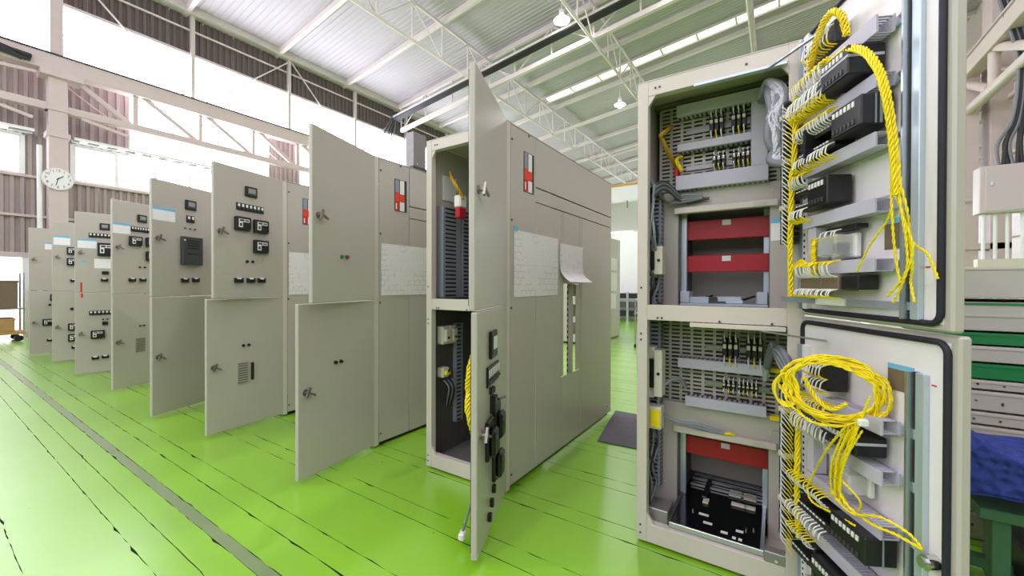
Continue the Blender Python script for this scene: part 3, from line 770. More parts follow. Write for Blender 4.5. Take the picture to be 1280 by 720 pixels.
# 6
c6, u, l = cabinet(-4.048, 2.038, 103.3, 95.8, 'open cabinet with three black relays and a seven-switch row on its upper door')
fit_meter(u, .341, 2.117, .112, .09); fit_switches(u, .345, 1.972, 7, .26); fit_relay(u, .425, 1.822); fit_relay(u, .25, 1.818); fit_relay(u, .25, 1.635)
fit_button(u, .377, 1.495, BLACK, .01); fit_button(u, .324, 1.495, BLACK, .01); fit_terminal(u, .456, 1.327); fit_terminal(u, .343, 1.327); fit_terminal(u, .24, 1.328)
fit_button(l, .374, .747, BLACK, .01); fit_button(l, .326, .747, BLACK, .01); fit_vent(l, .424, .33, .408, .598); fit_plate(l, 'slot_handle', .309, .285, .427, .585, .015, BLACK)
# 7
c7, u, l = cabinet(-2.661, 2.038, 106.7, 96.9, 'open cabinet with plain doors showing only handles and two tiny lamps')
fit_button(u, .391, 1.485, GREENLED, .011); fit_button(u, .339, 1.487, REDLED, .011); fit_button(l, .378, .747, BLACK, .011); fit_button(l, .331, .746, BLACK, .011)
# 8
c8, u8, l8 = cabinet(-1.405, 2.038, 110.1, 111.1, 'open cabinet with tall bare side, a cut-out slot and two large drawing sheets', 'front', True)
fit_meter(l8, .392, .985, .13, .14, WHITE); fit_switches(l8, .385, .83, 7, .24, .1)
fit_button(l8, .43, .75, BLACK, .016); fit_button(l8, .38, .745, BLACK, .016)
fit_plate(l8, 'rotary_switch', .43, .37, .63, .72, .03, BLACK)
MB().beam((-.36, -.06, .69), (-.30, -.08, .69), .012, .012, CHROME).build('switch_lever', l8)
for uu, zz in ((.31, .555), (.47, .52), (.33, .355)):
    x_ = -uu; mb = MB().box(x_ - .06, x_ + .06, -DT - .02, -DT, zz - .1, zz + .1, BLACK, .008).box(x_ - .048, x_ + .048, -DT - .05, -DT - .02, zz - .08, zz + .055, BLACK, .012)
    mb.cyl((x_ - .03, -DT - .05, zz + .02), (x_ - .03, -DT - .056, zz + .02), .016, DGREY, 10).build('plug_in_relay', l8)
for k in range(4): MB().box(-.475 + k * .045, -.45 + k * .045, -DT - .02, -DT, .10 + k * .05, .14 + k * .05, BLACK, .003).build('test_socket', l8)

# ---- inside of cabinet 8 (left part visible past the doors)
def slotted_duct(mb, x0, x1, y0, y1, z0, z1, axis, side, m_=DUCT, pitch=.022):
    """wire duct with comb fingers: solid lid plus slits on the two long sides"""
    mb.box(x0, x1, y0, y1, z0, z1, m_, .002)
    if axis == 'z':
        n = int((z1 - z0) / pitch)
        for k in range(n):
            z = z0 + (z1 - z0) * (k + .5) / n
            if 'x' in side: mb.box(x1 - .001, x1 + .0015, y0 + (y1 - y0) * .12, y1 - (y1 - y0) * .3, z - pitch * .2, z + pitch * .2, BLACK)
            if 'w' in side: mb.box(x0 - .0015, x0 + .001, y0 + (y1 - y0) * .12, y1 - (y1 - y0) * .3, z - pitch * .2, z + pitch * .2, BLACK)
            if 'y' in side: mb.box(x0 + (x1 - x0) * .2, x1 - (x1 - x0) * .2, y0 - .0015, y0 + .001, z - pitch * .2, z + pitch * .2, BLACK)
    else:
        n = int((x1 - x0) / pitch)
        for k in range(n):
            x = x0 + (x1 - x0) * (k + .5) / n
            if 't' in side: mb.box(x - pitch * .2, x + pitch * .2, y0 + (y1 - y0) * .3, y1 - (y1 - y0) * .1, z1 - .001, z1 + .0015, BLACK)
            if 'b' in side: mb.box(x - pitch * .2, x + pitch * .2, y0 + (y1 - y0) * .3, y1 - (y1 - y0) * .1, z0 - .0015, z0 + .001, BLACK)
    return mb
xl = -CW + .006
MB().box(xl, -.01, .50, .51, .05, 2.25, DARKIN).build('mounting_plate', c8)
MB().box(xl, -.01, .05, .50, 1.13, 1.16, DARKIN).build('shelf', c8)
MB().box(xl, -.01, .05, .50, .03, .05, GALV).build('floor_plate', c8)
LINER = mat('dark_galvanised_liner', (92, 90, 86), 0.4, metal=0.4, var=0.12, scale=10)
MB().box(xl, xl + .003, .05, .50, .05, 1.13, LINER).build('side_liner', c8)
slotted_duct(MB(), xl, xl + .06, .10, .30, 1.20, 1.86, 'z', 'x', DUCTD, .03).build('wire_duct', c8)
slotted_duct(MB(), xl, xl + .06, .31, .46, 1.20, 1.86, 'z', 'x', DUCTD, .03).build('wire_duct', c8)
slotted_duct(MB(), xl + .1, xl + .16, .42, .50, 1.20, 1.80, 'z', 'wy', DGREY, .03).build('wire_duct', c8)
slotted_duct(MB(), xl, xl + .035, .27, .35, .25, 1.0, 'z', 'x', DUCTD, .03).build('wire_duct', c8)
MB().box(xl, xl + .01, .16, .30, 1.92, 2.10, WHITE).build('wiring_label', c8)
for zz, n in ((.86, 2), (.62, 1)):
    for k in range(n):
        y_ = .10 + k * .075
        MB().box(xl, xl + .06, y_, y_ + .068, zz, zz + .13 if n == 2 else zz + .07, CREAM, .006).box(xl + .06, xl + .085, y_ + .01, y_ + .058, zz + .02, zz + (.11 if n == 2 else .05), CREAM if n == 2 else YELLOW, .004).cyl((xl + .085, y_ + .034, zz + .05), (xl + .09, y_ + .034, zz + .05), .01, BLACK, 8).build('contactor', c8)
mb = MB(); random.seed(3)
for k in range(5): mb.tube(spline([(xl + .05, .12 + k * .02, .60), (xl + .09, .13 + k * .018, .55), (xl + .07, .14 + k * .02, .47), (xl + .03, .17 + k * .015, .4)], 6), .006, BLACK if k % 2 else WIREGREY, 5)
mb.build('cable', c8)
mb = MB(); strands(mb, [(xl + .06, .18, 2.12), (xl + .13, .12, 2.05), (xl + .19, .10, 1.98), (xl + .2, .16, 1.9)], 3, .009, .006, YELLOW_D, 3); mb.build('wire_bundle', c8)
mb = MB().box(xl + .14, xl + .2, .12, .2, 1.84, 1.93, WHITE, .01).box(xl + .17, xl + .21, .1, .18, 1.76, 1.84, RED, .008); mb.build('lamp_holder', c8)
# wires on the inner face of the lower door of cabinet 8
mb = MB(); strands(mb, [(-.5, .02, .98), (-.52, .05, .86), (-.50, .06, .76), (-.53, .05, .66), (-.5, .03, .55)], 5, .016, .006, YELLOW, 4); mb.build('wire_bundle', l8)
mb = MB().tube(spline([(-.46, .02, .45), (-.47, .03, .3), (-.50, .065, .14), (-.52, .085, .07)], 6), .006, WIREGREY, 6).box(-.55, -.50, .07, .10, .035, .07, WHITE, .006); mb.build('loose_plug', l8)

# ---- sheet-metal box on the roof of cabinet 7
sb = thing('sheet_metal_box', (-2.88, 2.46, 2.306), 'small sheet metal box standing on a cabinet roof', 'metal box')
MB().box(.12, .215, 0, .15, .012, .33, GALV, .003).build('body', sb)
MB().box(.116, .219, -.004, .154, 0, .03, DGREY).build('foot_flange', sb)
MB().cyl((.215, .04, .05), (.221, .04, .05), .008, CHROME, 8).build('bolt', sb)

# ---- drawing sheets taped to the cabinet sides
def sheet(x, y0, y1, z0, z1, lab, curl=0.0, mt=None, tape=True):
    o = (x, (y0 + y1) / 2, z0); n = 10; m = 8; mb = MB(); v = []; f = []
    for j in range(m + 1):
        for i in range(n + 1):
            t = j / m; s_ = i / n
            d = .0015 + .003 * math.sin(s_ * 9 + t * 5) ** 2 + curl * max(0, .35 - t) ** 2 * 8
            v.append((d, y0 + (y1 - y0) * s_ - o[1], (z1 - z0) * t))
    k = len(v); v += [(a[0] - .0007, a[1], a[2]) for a in v]
    w = n + 1
    for j in range(m):
        for i in range(n):
            q = (j * w + i, j * w + i + 1, (j + 1) * w + i + 1, (j + 1) * w + i); f.append(q); f.append(tuple(k + a for a in q[::-1]))
    mb.add(v, f, mt or DRAWING, True)
    t_ = thing('drawing_sheet', o, lab, 'drawing', 'drawing sheets taped to cabinet sides')
    mb.build('paper', t_)
    if tape: MB().box(0, .004, y0 - o[1], y0 - o[1] + .045, z1 - z0 - .01, z1 - z0 + .025, BLUEST).build('tape', t_)
    MB().box(.006, .0068, y0 - o[1] + .004, y1 - o[1] - .004, (z1 - z0) * .49, (z1 - z0) * .492, LABELS).build('fold_crease', t_)
    return t_
sheet(-1.405 + SR + .001, 2.12, 2.727, 1.215, 1.642, 'large white drawing sheet with creases, on the tall bare cabinet side')
sheet(-1.405 + SR + .001, 2.764, 3.19, 1.315, 1.613, 'smaller white drawing sheet with curled lower edge, above the cut-out slot', .09, None, False)
sheet(-2.661 + SR + .001, 2.103, 2.62, 1.205, 1.624, 'large white drawing sheet beside the plain-doored cabinet, under its sight window', 0, None, False)
sheet(-4.048 + SR + .001, 2.098, 2.55, 1.19, 1.614, 'white drawing sheet half hidden behind the plain upper door', 0, None, False)

# ================================================================== CABINET 9, WIRED, DOORS OPEN TO THE RIGHT
c9 = thing('switchgear_cabinet', (0.08, 2.038, 0), 'wired cabinet with red insulating bars, both doors open to show yellow wires', 'cabinet', CABGROUP)
frame_parts(c9)
MB().box(-CW, 0, 0, CD, CH, CH + .006, BEIGE).build('roof_panel', c9)
MB().box(-CW, 0, CD - .006, CD, .03, CH, BEIGE).build('rear_panel', c9)
MB().box(-CW, -CW + .006, .046, CD - .008, .03, CH - .002, BEIGE).build('side_panel', c9)
MB().box(-.006, 0, .046, CD - .008, .03, CH - .002, BEIGE).build('side_panel', c9)
ox, oy = .08, 2.038
def B9(x0, x1, y0, y1, z0, z1, m_, name, b=.0, parent=None):   # world numbers -> cabinet space
    return MB().box(x0 - ox, x1 - ox, y0 - oy, y1 - oy, z0, z1, m_, b).build(name, parent or c9)
# slotted mounting plates
def slot_plate(x0, x1, z0, z1, y_):
    mb = MB(); px, pz = .054, .0205
    nx = int((x1 - x0) / px); nz = int((z1 - z0) / pz)
    for j in range(nz + 1):
        z = z0 + (z1 - z0) * j / nz; mb.box(x0 - ox, x1 - ox, y_ - oy, y_ - oy + .002, z - .0052, z + .0052, BEIGE)
    for i in range(nx + 1):
        x = x0 + (x1 - x0) * i / nx; mb.box(x - .007 - ox, x + .007 - ox, y_ - oy - .0005, y_ - oy + .002, z0, z1, BEIGE)
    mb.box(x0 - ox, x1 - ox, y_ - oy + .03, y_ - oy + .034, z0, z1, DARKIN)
    return mb.build('slotted_plate', c9)
slot_plate(-.555, .055, 1.80, 2.27, 2.36)
slot_plate(-.555, .055, .655, 1.10, 2.36)
B9(-.585, .07, 2.33, 2.40, 2.275, 2.295, DARKIN, 'top_plate')
def hduct(x0, x1, y0, y1, z0, z1, side='tb', m_=DUCT): return slotted_duct(MB(), x0 - ox, x1 - ox, y0 - oy, y1 - oy, z0, z1, 'x', side, m_).build('wire_duct', c9)
hduct(-.46, -.04, 2.29, 2.358, 2.195, 2.255); hduct(-.455, -.113, 2.29, 2.358, 2.008, 2.048); hduct(-.46, -.04, 2.28, 2.358, 1.800, 1.876)
slotted_duct(MB(), -.113 - ox, -.043 - ox, 2.29 - oy, 2.358 - oy, 1.878, 2.193, 'z', 'x', DUCT).build('wire_duct', c9)
hduct(-.448, -.030, 2.29, 2.358, .852, .904); hduct(-.41, -.043, 2.29, 2.358, .652, .704)
# DIN rails and small fuse blocks
def din(x0, x1, z): B9(x0, x1, 2.345, 2.358, z - .012, z + .012, GALV, 'din_rail')
din(-.42, -.12, 2.12); din(-.42, -.12, 1.925); din(-.32, -.03, .965); din(-.32, -.03, .775)
def fuse_block(x, z, n=3, w=.02, h=.085, wires=True):
    mb = MB(); y1 = 2.345 - oy
    for k in range(n):
        xx = x - ox + k * (w + .003)
        mb.box(xx, xx + w, y1 - .045, y1, z - h / 2, z + h / 2, BLACK, .003)
        mb.box(xx + w * .15, xx + w * .85, y1 - .06, y1 - .045, z - h * .02, z + h * .2, CREAM, .002)
        mb.cyl((xx + w * .5, y1 - .045, z + h * .36), (xx + w * .5, y1 - .048, z + h * .36), w * .25, CHROME, 8)
    o = mb.build('fuse_block', c9)
    if wires:
        mw = MB()
        for k in range(n):
            xx = x - ox + k * (w + .003) + w / 2
            mw.tube(spline([(xx, y1 - .045, z - h * .4), (xx, y1 - .075, z - h * .55), (xx + .002, y1 - .06, z - h * .85), (xx, y1 - .02, z - h * 1.15)], 5), .0035, YELLOW if k % 2 else WHITE, 5)
            mw.tube(spline([(xx, y1 - .045, z + h * .4), (xx, y1 - .07, z + h * .6), (xx, y1 - .03, z + h * .95)], 5), .003, WHITE, 5)
        mw.build('fuse_wires', c9, kind='stuff')
fuse_block(-.30, 2.125, 3); fuse_block(-.20, 2.125, 3); fuse_block(-.285, 1.935, 3, .018, .05); fuse_block(-.195, 1.935, 4, .017, .05)
fuse_block(-.235, .975, 3, .022, .1); fuse_block(-.13, .975, 3, .022, .1); fuse_block(-.235, .785, 3, .018, .04); fuse_block(-.165, .785, 5, .015, .04)

# two draw-out compartments behind beige front plates
def compartment(z0, z1, zo0, zo1, red, tag_):
    fy = 2.33
    B9(-.585, .07, fy, fy + .006, zo1, z1, BEIGE, 'front_plate'); B9(-.585, -.455, fy, fy + .006, z0, zo1, BEIGE, 'front_plate'); B9(-.033, .07, fy, fy + .006, z0, zo1, BEIGE, 'front_plate')
    B9(-.47, .0, fy - .035, fy, zo1 - .012, zo1 + .02, FRAME, 'header_rail', .003)
    B9(-.10, -.045, fy - .037, fy - .035, zo1 - .006, zo1 + .012, LABELS, 'rating_plate')
    B9(-.02, .045, fy - .008, fy, zo1 - .02, zo1 + .075, BEIGE, 'cover_plate', .002)
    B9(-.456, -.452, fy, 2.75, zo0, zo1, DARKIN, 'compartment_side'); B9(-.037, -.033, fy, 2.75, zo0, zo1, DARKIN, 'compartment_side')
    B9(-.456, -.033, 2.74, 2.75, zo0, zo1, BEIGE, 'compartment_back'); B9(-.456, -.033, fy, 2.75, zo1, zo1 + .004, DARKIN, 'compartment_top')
    B9(-.452, -.425, 2.40, 2.43, zo0, zo1, ZINC, 'guide_rail'); B9(-.062, -.037, 2.46, 2.49, zo0, zo1, ZINC, 'guide_rail')
    for a, c in red:
        r = B9(-.452, -.038, 2.44, 2.452, a, c, RED, 'insulating_bar', .003)
        MB().box(-.253 - ox, -.211 - ox, 2.438 - oy, 2.44 - oy, c - .034, c - .006, LABELP).build('warning_label', r)
        for zz in (a + .02, c - .02): MB().cyl((-.446 - ox, 2.44 - oy, zz), (-.446 - ox, 2.435 - oy, zz), .005, CHROME, 8).build('bar_bolt', r)
compartment(1.178, 1.80, 1.182, 1.688, ((1.545, 1.652), (1.366, 1.458)), 'u')
compartment(.012, .655, .06, .512, ((.345, .445),), 'l')
B9(-.03, .017, 2.328, 2.33, 1.51, 1.62, LABELP, 'notice_label'); B9(-.03, .017, 2.327, 2.3285, 1.595, 1.62, BLUEST, 'notice_label_strip')
# racking mechanism in the bottom of the upper compartment
mb = MB().box(-.45 - ox, -.04 - ox, 2.35 - oy, 2.72 - oy, 1.184, 1.196, ZINC)
mb.build('racking_tray', c9)
mb = MB()
random.seed(11)
for k in range(16):
    x = random.uniform(-.44, -.09); y_ = random.uniform(2.36, 2.62)
    mb.box(x - ox, x + random.uniform(.03, .12) - ox, y_ - oy, y_ + random.uniform(.01, .04) - oy, 1.197, 1.197 + random.uniform(.008, .04), random.choice([ZINC, WHITE, ZINC, DGREY, STEEL]), .002)
mb.build('racking_links', c9, kind='stuff')
B9(-.45, -.40, 2.35, 2.46, 1.197, 1.26, ZINC, 'racking_bracket', .004); B9(-.09, -.04, 2.35, 2.44, 1.197, 1.26, ZINC, 'racking_bracket', .004)
for k in range(2): MB().cyl((-.38 + k * .2 - ox, 2.5 - oy, 1.205), (-.30 + k * .2 - ox, 2.45 - oy, 1.235), .006, BLACK, 6).build('racking_lever', c9)
# lower draw-out tray: black glossy plate with bright runners
GLOSSY = mat('glossy_black_sheet', (16, 18, 22), 0.12, var=0.05)
B9(-.435, -.05, 2.07, 2.73, .122, .130, GLOSSY, 'tray_plate')
B9(-.44, -.045, 2.06, 2.07, .108, .134, STEEL, 'tray_lip', .002)
B9(-.45, -.435, 2.07, 2.72, .112, .136, DGREY, 'tray_runner'); B9(-.06, -.045, 2.07, 2.72, .112, .136, STEEL, 'tray_runner')
for y_ in (2.52, 2.6, 2.66): B9(-.42, -.06, y_, y_ + .012, .131, .145, STEEL, 'tray_rod', .003)
for x0, y0, w, d_ in ((-.22, 2.5, .06, .07), (-.15, 2.5, .06, .07), (-.33, 2.34, .028, .05), (-.20, 2.40, .07, .03), (-.14, 2.40, .05, .03)): B9(x0, x0 + w, y0, y0 + d_, .131, .142, CREAM, 'tray_contact', .002)
for x0, y0, w in ((-.30, 2.15, .04), (-.33, 2.22, .045), (-.22, 2.11, .03), (-.17, 2.09, .015), (-.145, 2.09, .015), (-.16, 2.16, .03)): B9(x0, x0 + w, y0, y0 + .018, .1302, .1325, WHITE, 'tray_marking')
for x0, y0 in ((-.36, 2.24), (-.09, 2.22), (-.12, 2.2)): MB().cyl((x0 - ox, y0 - oy, .13), (x0 - ox, y0 - oy, .14), .007, CHROME, 8).build('tray_bolt', c9)
B9(-.34, -.315, 2.38, 2.62, .131, .15, BLACK, 'tray_arm', .003)
B9(-.585, .07, 2.082, 2.34, .045, .055, BEIGE, 'floor_plate'); B9(-.585, .07, 2.05, 2.082, .012, .10, BEIGE, 'sill_plate')
B9(-.56, -.45, 2.085, 2.21, .055, .165, GALV, 'corner_bracket', .004); B9(-.045, .05, 2.04, 2.09, .0125, .15, GALV, 'corner_bracket', .004)
MB().cyl((0 - ox, 2.04 - oy, .12), (0 - ox, 2.034 - oy, .12), .007, CHROME, 8).build('bracket_bolt', c9); MB().cyl((0 - ox, 2.04 - oy, .03), (0 - ox, 2.034 - oy, .03), .007, CHROME, 8).build('bracket_bolt', c9)
# middle shelf and drip lips
B9(-.585, .07, 2.085, 2.36, 1.12, 1.13, DARKIN, 'shelf')
B9(-.343, .03, 2.02, 2.037, 1.098, 1.118, FRAME, 'drip_lip', .002); B9(-.33, .03, 2.02, 2.037, 2.213, 2.226, ZINC, 'drip_lip', .002)
# left inner wall: ducts, breakers, terminals, conduit
slotted_duct(MB(), -.586 - ox, -.525 - ox, 2.24 - oy, 2.31 - oy, 1.20, 1.80, 'z', 'xy', DUCTD, .022).build('wire_duct', c9)
slotted_duct(MB(), -.586 - ox, -.525 - ox, 2.24 - oy, 2.31 - oy, .20, 1.10, 'z', 'xy', DUCTD, .022).build('wire_duct', c9)
for z0, z1 in ((1.335, 1.505), (.705, .97)):
    MB().box(-.585 - ox, -.535 - ox, 2.15 - oy, 2.22 - oy, z0, z1, CREAM, .004).box(-.535 - ox, -.492 - ox, 2.13 - oy, 2.21 - oy, z0 + .012, z1 - .012, CREAM, .004).box(-.56 - ox, -.53 - ox, 2.122 - oy, 2.15 - oy, z0 + (z1 - z0) * .22, z1 - (z1 - z0) * .22, BLACK, .004).cyl((-.51 - ox, 2.13 - oy, (z0 + z1) / 2), (-.51 - ox, 2.126 - oy, (z0 + z1) / 2), .008, BLACK, 8).build('circuit_breaker', c9)
MB().box(-.585 - ox, -.495 - ox, 2.13 - oy, 2.2 - oy, .55, .665, CREAM, .004).box(-.545 - ox, -.50 - ox, 2.122 - oy, 2.13 - oy, .565, .65, YELLOW).build('terminal_cover', c9)
mb = MB().tube([(-.49 - ox, 2.50 - oy, 2.25), (-.50 - ox, 2.36 - oy, 2.175), (-.505 - ox, 2.14 - oy, 2.06), (-.50 - ox, 2.24 - oy, 2.02), (-.475 - ox, 2.36 - oy, 1.95)], .012, YELLOW_D, 8); mb.build('amber_conduit', c9)
mb = MB().box(-.475 - ox, -.445 - ox, 2.30 - oy, 2.34 - oy, 1.87, 1.935, RED, .008); mb.build('pilot_lamp', c9)
mb = MB(); strands(mb, [(-.44 - ox, 2.33 - oy, 1.99), (-.455 - ox, 2.28 - oy, 1.96), (-.43 - ox, 2.28 - oy, 1.90)], 4, .008, .004, YELLOW, 2); mb.build('wire_bundle', c9)
MB().cyl((-.575 - ox, 2.10 - oy, 1.98), (-.575 - ox, 2.10 - oy, 2.19), .012, WHITE, 8).build('lamp_tube', c9)
mb = MB()
for k in range(4): mb.tube(spline([(-.565 - ox, (2.13 + k * .02) - oy, 1.86), (-.54 - ox, (2.15 + k * .02) - oy, 1.80), (-.5 - ox, (2.26 + k * .01) - oy, 1.74), (-.43 - ox, 2.29 - oy, 1.735 + k * .012), (-.33 - ox, 2.29 - oy, 1.745 + k * .006)], 6), .007, DUCTD if k % 2 else WIREGREY, 5)
mb.build('control_cable', c9)
mb = MB()
for k in range(3): mb.tube(spline([(-.41 - ox, 2.31 - oy, .74 + k * .012), (-.44 - ox, 2.26 - oy, .80), (-.50 - ox, 2.2 - oy, .76), (-.52 - ox, 2.18 - oy, .66), (-.46 - ox, 2.22 - oy, .585), (-.33 - ox, 2.28 - oy, .55 + k * .008), (-.22 - ox, 2.30 - oy, .535)], 6), .008, DUCTD if k != 1 else WIREGREY, 6)
mb.tube(spline([(-.22 - ox, 2.30 - oy, .537), (-.20 - ox, 2.29 - oy, .545), (-.18 - ox, 2.30 - oy, .537)], 5), .009, YELLOW, 5); mb.build('control_cable', c9)
for z in (.905, .672): B9(-.03, .03, 2.31, 2.35, z - .035, z - .012, YELLOW, 'earth_terminal', .004)
mb = MB(); random.seed(15)
for k in range(7):
    q = [(-.57 + random.uniform(0, .05) - ox, 2.08 + random.uniform(0, .12) - oy, 1.80 - .62 * i / 5) for i in range(6)]; mb.tube(spline(q, 6), .0065, random.choice([WIREBLACK, WIREGREY, DUCTD, WIREBLACK]), 5)
mb.build('control_cable', c9, kind='stuff')
mb = MB()
for k in range(6):
    q = [(-.57 + random.uniform(0, .045) - ox, 2.10 + random.uniform(0, .1) - oy, .55 - .40 * i / 4) for i in range(5)]; mb.tube(spline(q, 6), .0065, random.choice([WIREBLACK, WIREGREY, WIREBLACK]), 5)
mb.build('control_cable', c9, kind='stuff')
mb = MB()
for k in range(5): mb.tube(spline([(-.55 - ox, 2.16 - oy, 1.70 + k * .02), (-.52 - ox, 2.12 - oy, 1.76 + k * .012), (-.49 - ox, 2.2 - oy, 1.79 + k * .01), (-.42 - ox, 2.30 - oy, 1.735 + k * .007), (-.30 - ox, 2.305 - oy, 1.745)], 6), .007, WIREGREY if k % 2 else DGREY, 5)
mb.build('control_cable', c9, kind='stuff')
# grey loom between cabinet and doors, at the hinge side
SILVER = mat('silver_mesh_sleeve', (188, 190, 196), 0.35, metal=0.3, var=0.35, scale=60, bump=0.6, bscale=120)
mb = MB(); random.seed(5)
for k in range(8):
    mb.tube(spline([(-.05 + random.uniform(-.03, .02) - ox, 2.25 - oy, 2.17), (-.03 + random.uniform(-.02, .02) - ox, 2.12 - oy, 2.18 + random.uniform(-.03, .02)), (-.005 + random.uniform(-.035, .03) - ox, 2.06 - oy, 2.10), (-.005 + random.uniform(-.035, .03) - ox, 2.03 - oy, 2.0), (.0 + random.uniform(-.035, .03) - ox, 2.02 - oy, 1.90), (.0 + random.uniform(-.03, .02) - ox, 2.02 - oy, 1.82), (.04 - ox, 1.97 - oy, 1.78)], 6), .017, SILVER if k % 3 else WIREGREY, 7)
mb.build('door_loom', c9)
mb = MB()
for k in range(6):
    mb.tube(spline([(-.05 - ox, 2.31 - oy, .86 - k * .005), (-.02 - ox, 2.2 - oy, .98 + k * .008), (.01 - ox, 2.08 - oy, 1.02 - k * .012), (.05 - ox, 2.0 - oy, .95 - k * .01), (.07 - ox, 1.93 - oy, .88)], 6), .015, SILVER if k % 2 else WIREGREY, 7)
mb.build('door_loom', c9)

# ---- doors of cabinet 9 (inner faces in view). Door space: x = -u, inner face y = 0, fittings stand out to +y
def door9(ang, z0, z1):
    d = MB().box(-.668, -.004, -DT, 0, z0, z1, BEIGE, .006).box(-.645, -.03, 0, .0012, z0 + .02, z1 - .02, BEIGE_IN).build('upper_door' if z0 > 1 else 'lower_door', c9, (0, 0, 0), R(ang))
    r, o, pts = .03, .026, []
    x0, x1, a, c = -.668 + o, -.004 - .018, z0 + o - .006, z1 - o + .006
    for cx_, cz_, t0 in ((x1 - r, c - r, 0), (x0 + r, c - r, 90), (x0 + r, a + r, 180), (x1 - r, a + r, 270)):
        for k in range(6): t = R(t0 + 18 * k); pts.append((cx_ + r * math.cos(t), .005, cz_ + r * math.sin(t)))
    MB().tube(pts, .0085, GASKET, 8, close=True).build('gasket', d)
    return d
AU, AL = 115.0, 116.5
u9 = door9(AU, UP0, UP1); l9 = door9(AL, LO0, LO1)
def D9(d, name, u0, u1, n0, n1, z0, z1, m_, b=.0): return MB().box(-u1, -u0, n0, n1, z0, z1, m_, b).build(name, d)
def rails(d, z0, z1):
    D9(d, 'mounting_rail', .545, .552, .001, .03, z0, z1, STEEL); D9(d, 'mounting_rail', .560, .588, .001, .016, z0, z1, ZINC, .002); D9(d, 'rail_channel', .552, .560, .001, .008, z0, z1, BLACK)
    mb = MB().box(-.075, -.045, .001, .02, z0, z1, BEIGE_IN, .002)
    k = z0 + .03
    while k < z1 - .03: mb.cyl((-.06, .02, k), (-.06, .021, k), .0055, BLACK, 8); k += .024
    mb.build('perforated_rail', d)
    D9(d, 'mounting_rail', .022, .032, .001, .025, z0, z1, ZINC)
rails(u9, 1.20, 2.285); rails(l9, .06, 1.055)
def dduct(d, u0, u1, z0, z1, n=.06):
    mb = MB().box(-u1, -u0, n - .003, n, z0, z1, DUCT).box(-u1, -u0, .012, .015, z0, z1, DUCT)
    k = u0
    while k < u1 - .004:
        for zz in (z0, z1 - .002): mb.box(-k - .008, -k, .012, n - .003, zz, zz + .002, DUCT)
        k += .0135
    mb.box(-u1, -u0, n, n + .003, z0 - .002, z1 + .002, DUCT, .001)
    o = mb.build('wire_duct', d)
    mb = MB().box(-u1 - .05, -u1 + .03, .001, .012, (z0 + z1) / 2 - .014, (z0 + z1) / 2 + .014, ZINC, .002).cyl((-u1 - .03, .012, (z0 + z1) / 2), (-u1 - .03, .02, (z0 + z1) / 2), .009, CHROME, 8)
    mb.build('duct_bracket', d)
    return o
for z0, z1, u0 in ((2.030, 2.08, .2), (1.872, 1.912, .13), (1.700, 1.740, .13), (1.508, 1.548, .13), (1.335, 1.372, .25)): dduct(u9, u0, .50, z0, z1)
for z0, z1, u0 in ((.860, .90, .25), (.712, .752, .25), (.556, .596, .15), (.36, .40, .15), (.16, .20, .15)): dduct(l9, u0, .51, z0, z1)
D9(u9, 'wire_duct', .16, .205, .012, .06, 1.245, 1.505, DUCT, .002); D9(l9, 'wire_duct', .15, .19, .012, .06, .60, .80, DUCT, .002)
# vertical terminal strips near the hinge with curling wires
def term_column(d, z0, z1, u=.055):
    mb = MB(); z = z0; i = 0
    while z < z1:
        gap = (i % 15) == 12
        if not gap: mb.box(-u - .04, -u, .03, .085, z, z + .0105, BLACK if i % 2 else DGREY, .001)
        else: mb.box(-u - .045, -u, .03, .09, z, z + .02, CREAM, .002); z += .012
        z += .0115; i += 1
    mb.box(-u - .022, -u - .017, .085, .088, z0, z1, WHITE)
    mb.build('terminal_strip', d)
    mw = MB(); my = MB(); z = z0 + .006; i = 0
    while z < z1 - .01:
        j = random.uniform(-.004, .004)
        mw.tube(spline([(-u - .02, .088, z), (-u - .05, .10 + j, z - .002), (-u - .06, .09 + j, z - .018)], 4), .0021, WHITE, 5)
        my.tube(spline([(-u - .06, .09 + j, z - .018), (-u - .07, .08, z - .032), (-u - .072 + j, .07, z - .05)], 3), .0022, YELLOW, 5)
        z += .0175; i += 1
    mw.build('terminal_wires', d, kind='stuff'); my.build('terminal_wires', d, kind='stuff')
random.seed(21)
term_column(u9, 1.46, 2.03, .008); term_column(l9, .27, .86, .008)
def bundle(d, pts, count, spread, r=.004, m_=YELLOW, turns=5, name='wire_bundle'):
    mb = MB(); strands(mb, [(-a, b, c) for a, b, c in pts], count, spread, r, m_, turns); return mb.build(name, d)
bundle(u9, [(.10, .085, 1.74), (.098, .09, 1.47), (.095, .085, 1.25)], 4, .009, .0042)
bundle(u9, [(.31, .08, 2.06), (.22, .09, 2.05), (.14, .09, 2.02), (.12, .085, 1.9), (.11, .085, 1.72)], 4, .008, .0036)
bundle(l9, [(.14, .08, .83), (.137, .085, .57), (.14, .08, .33)], 5, .010, .004)
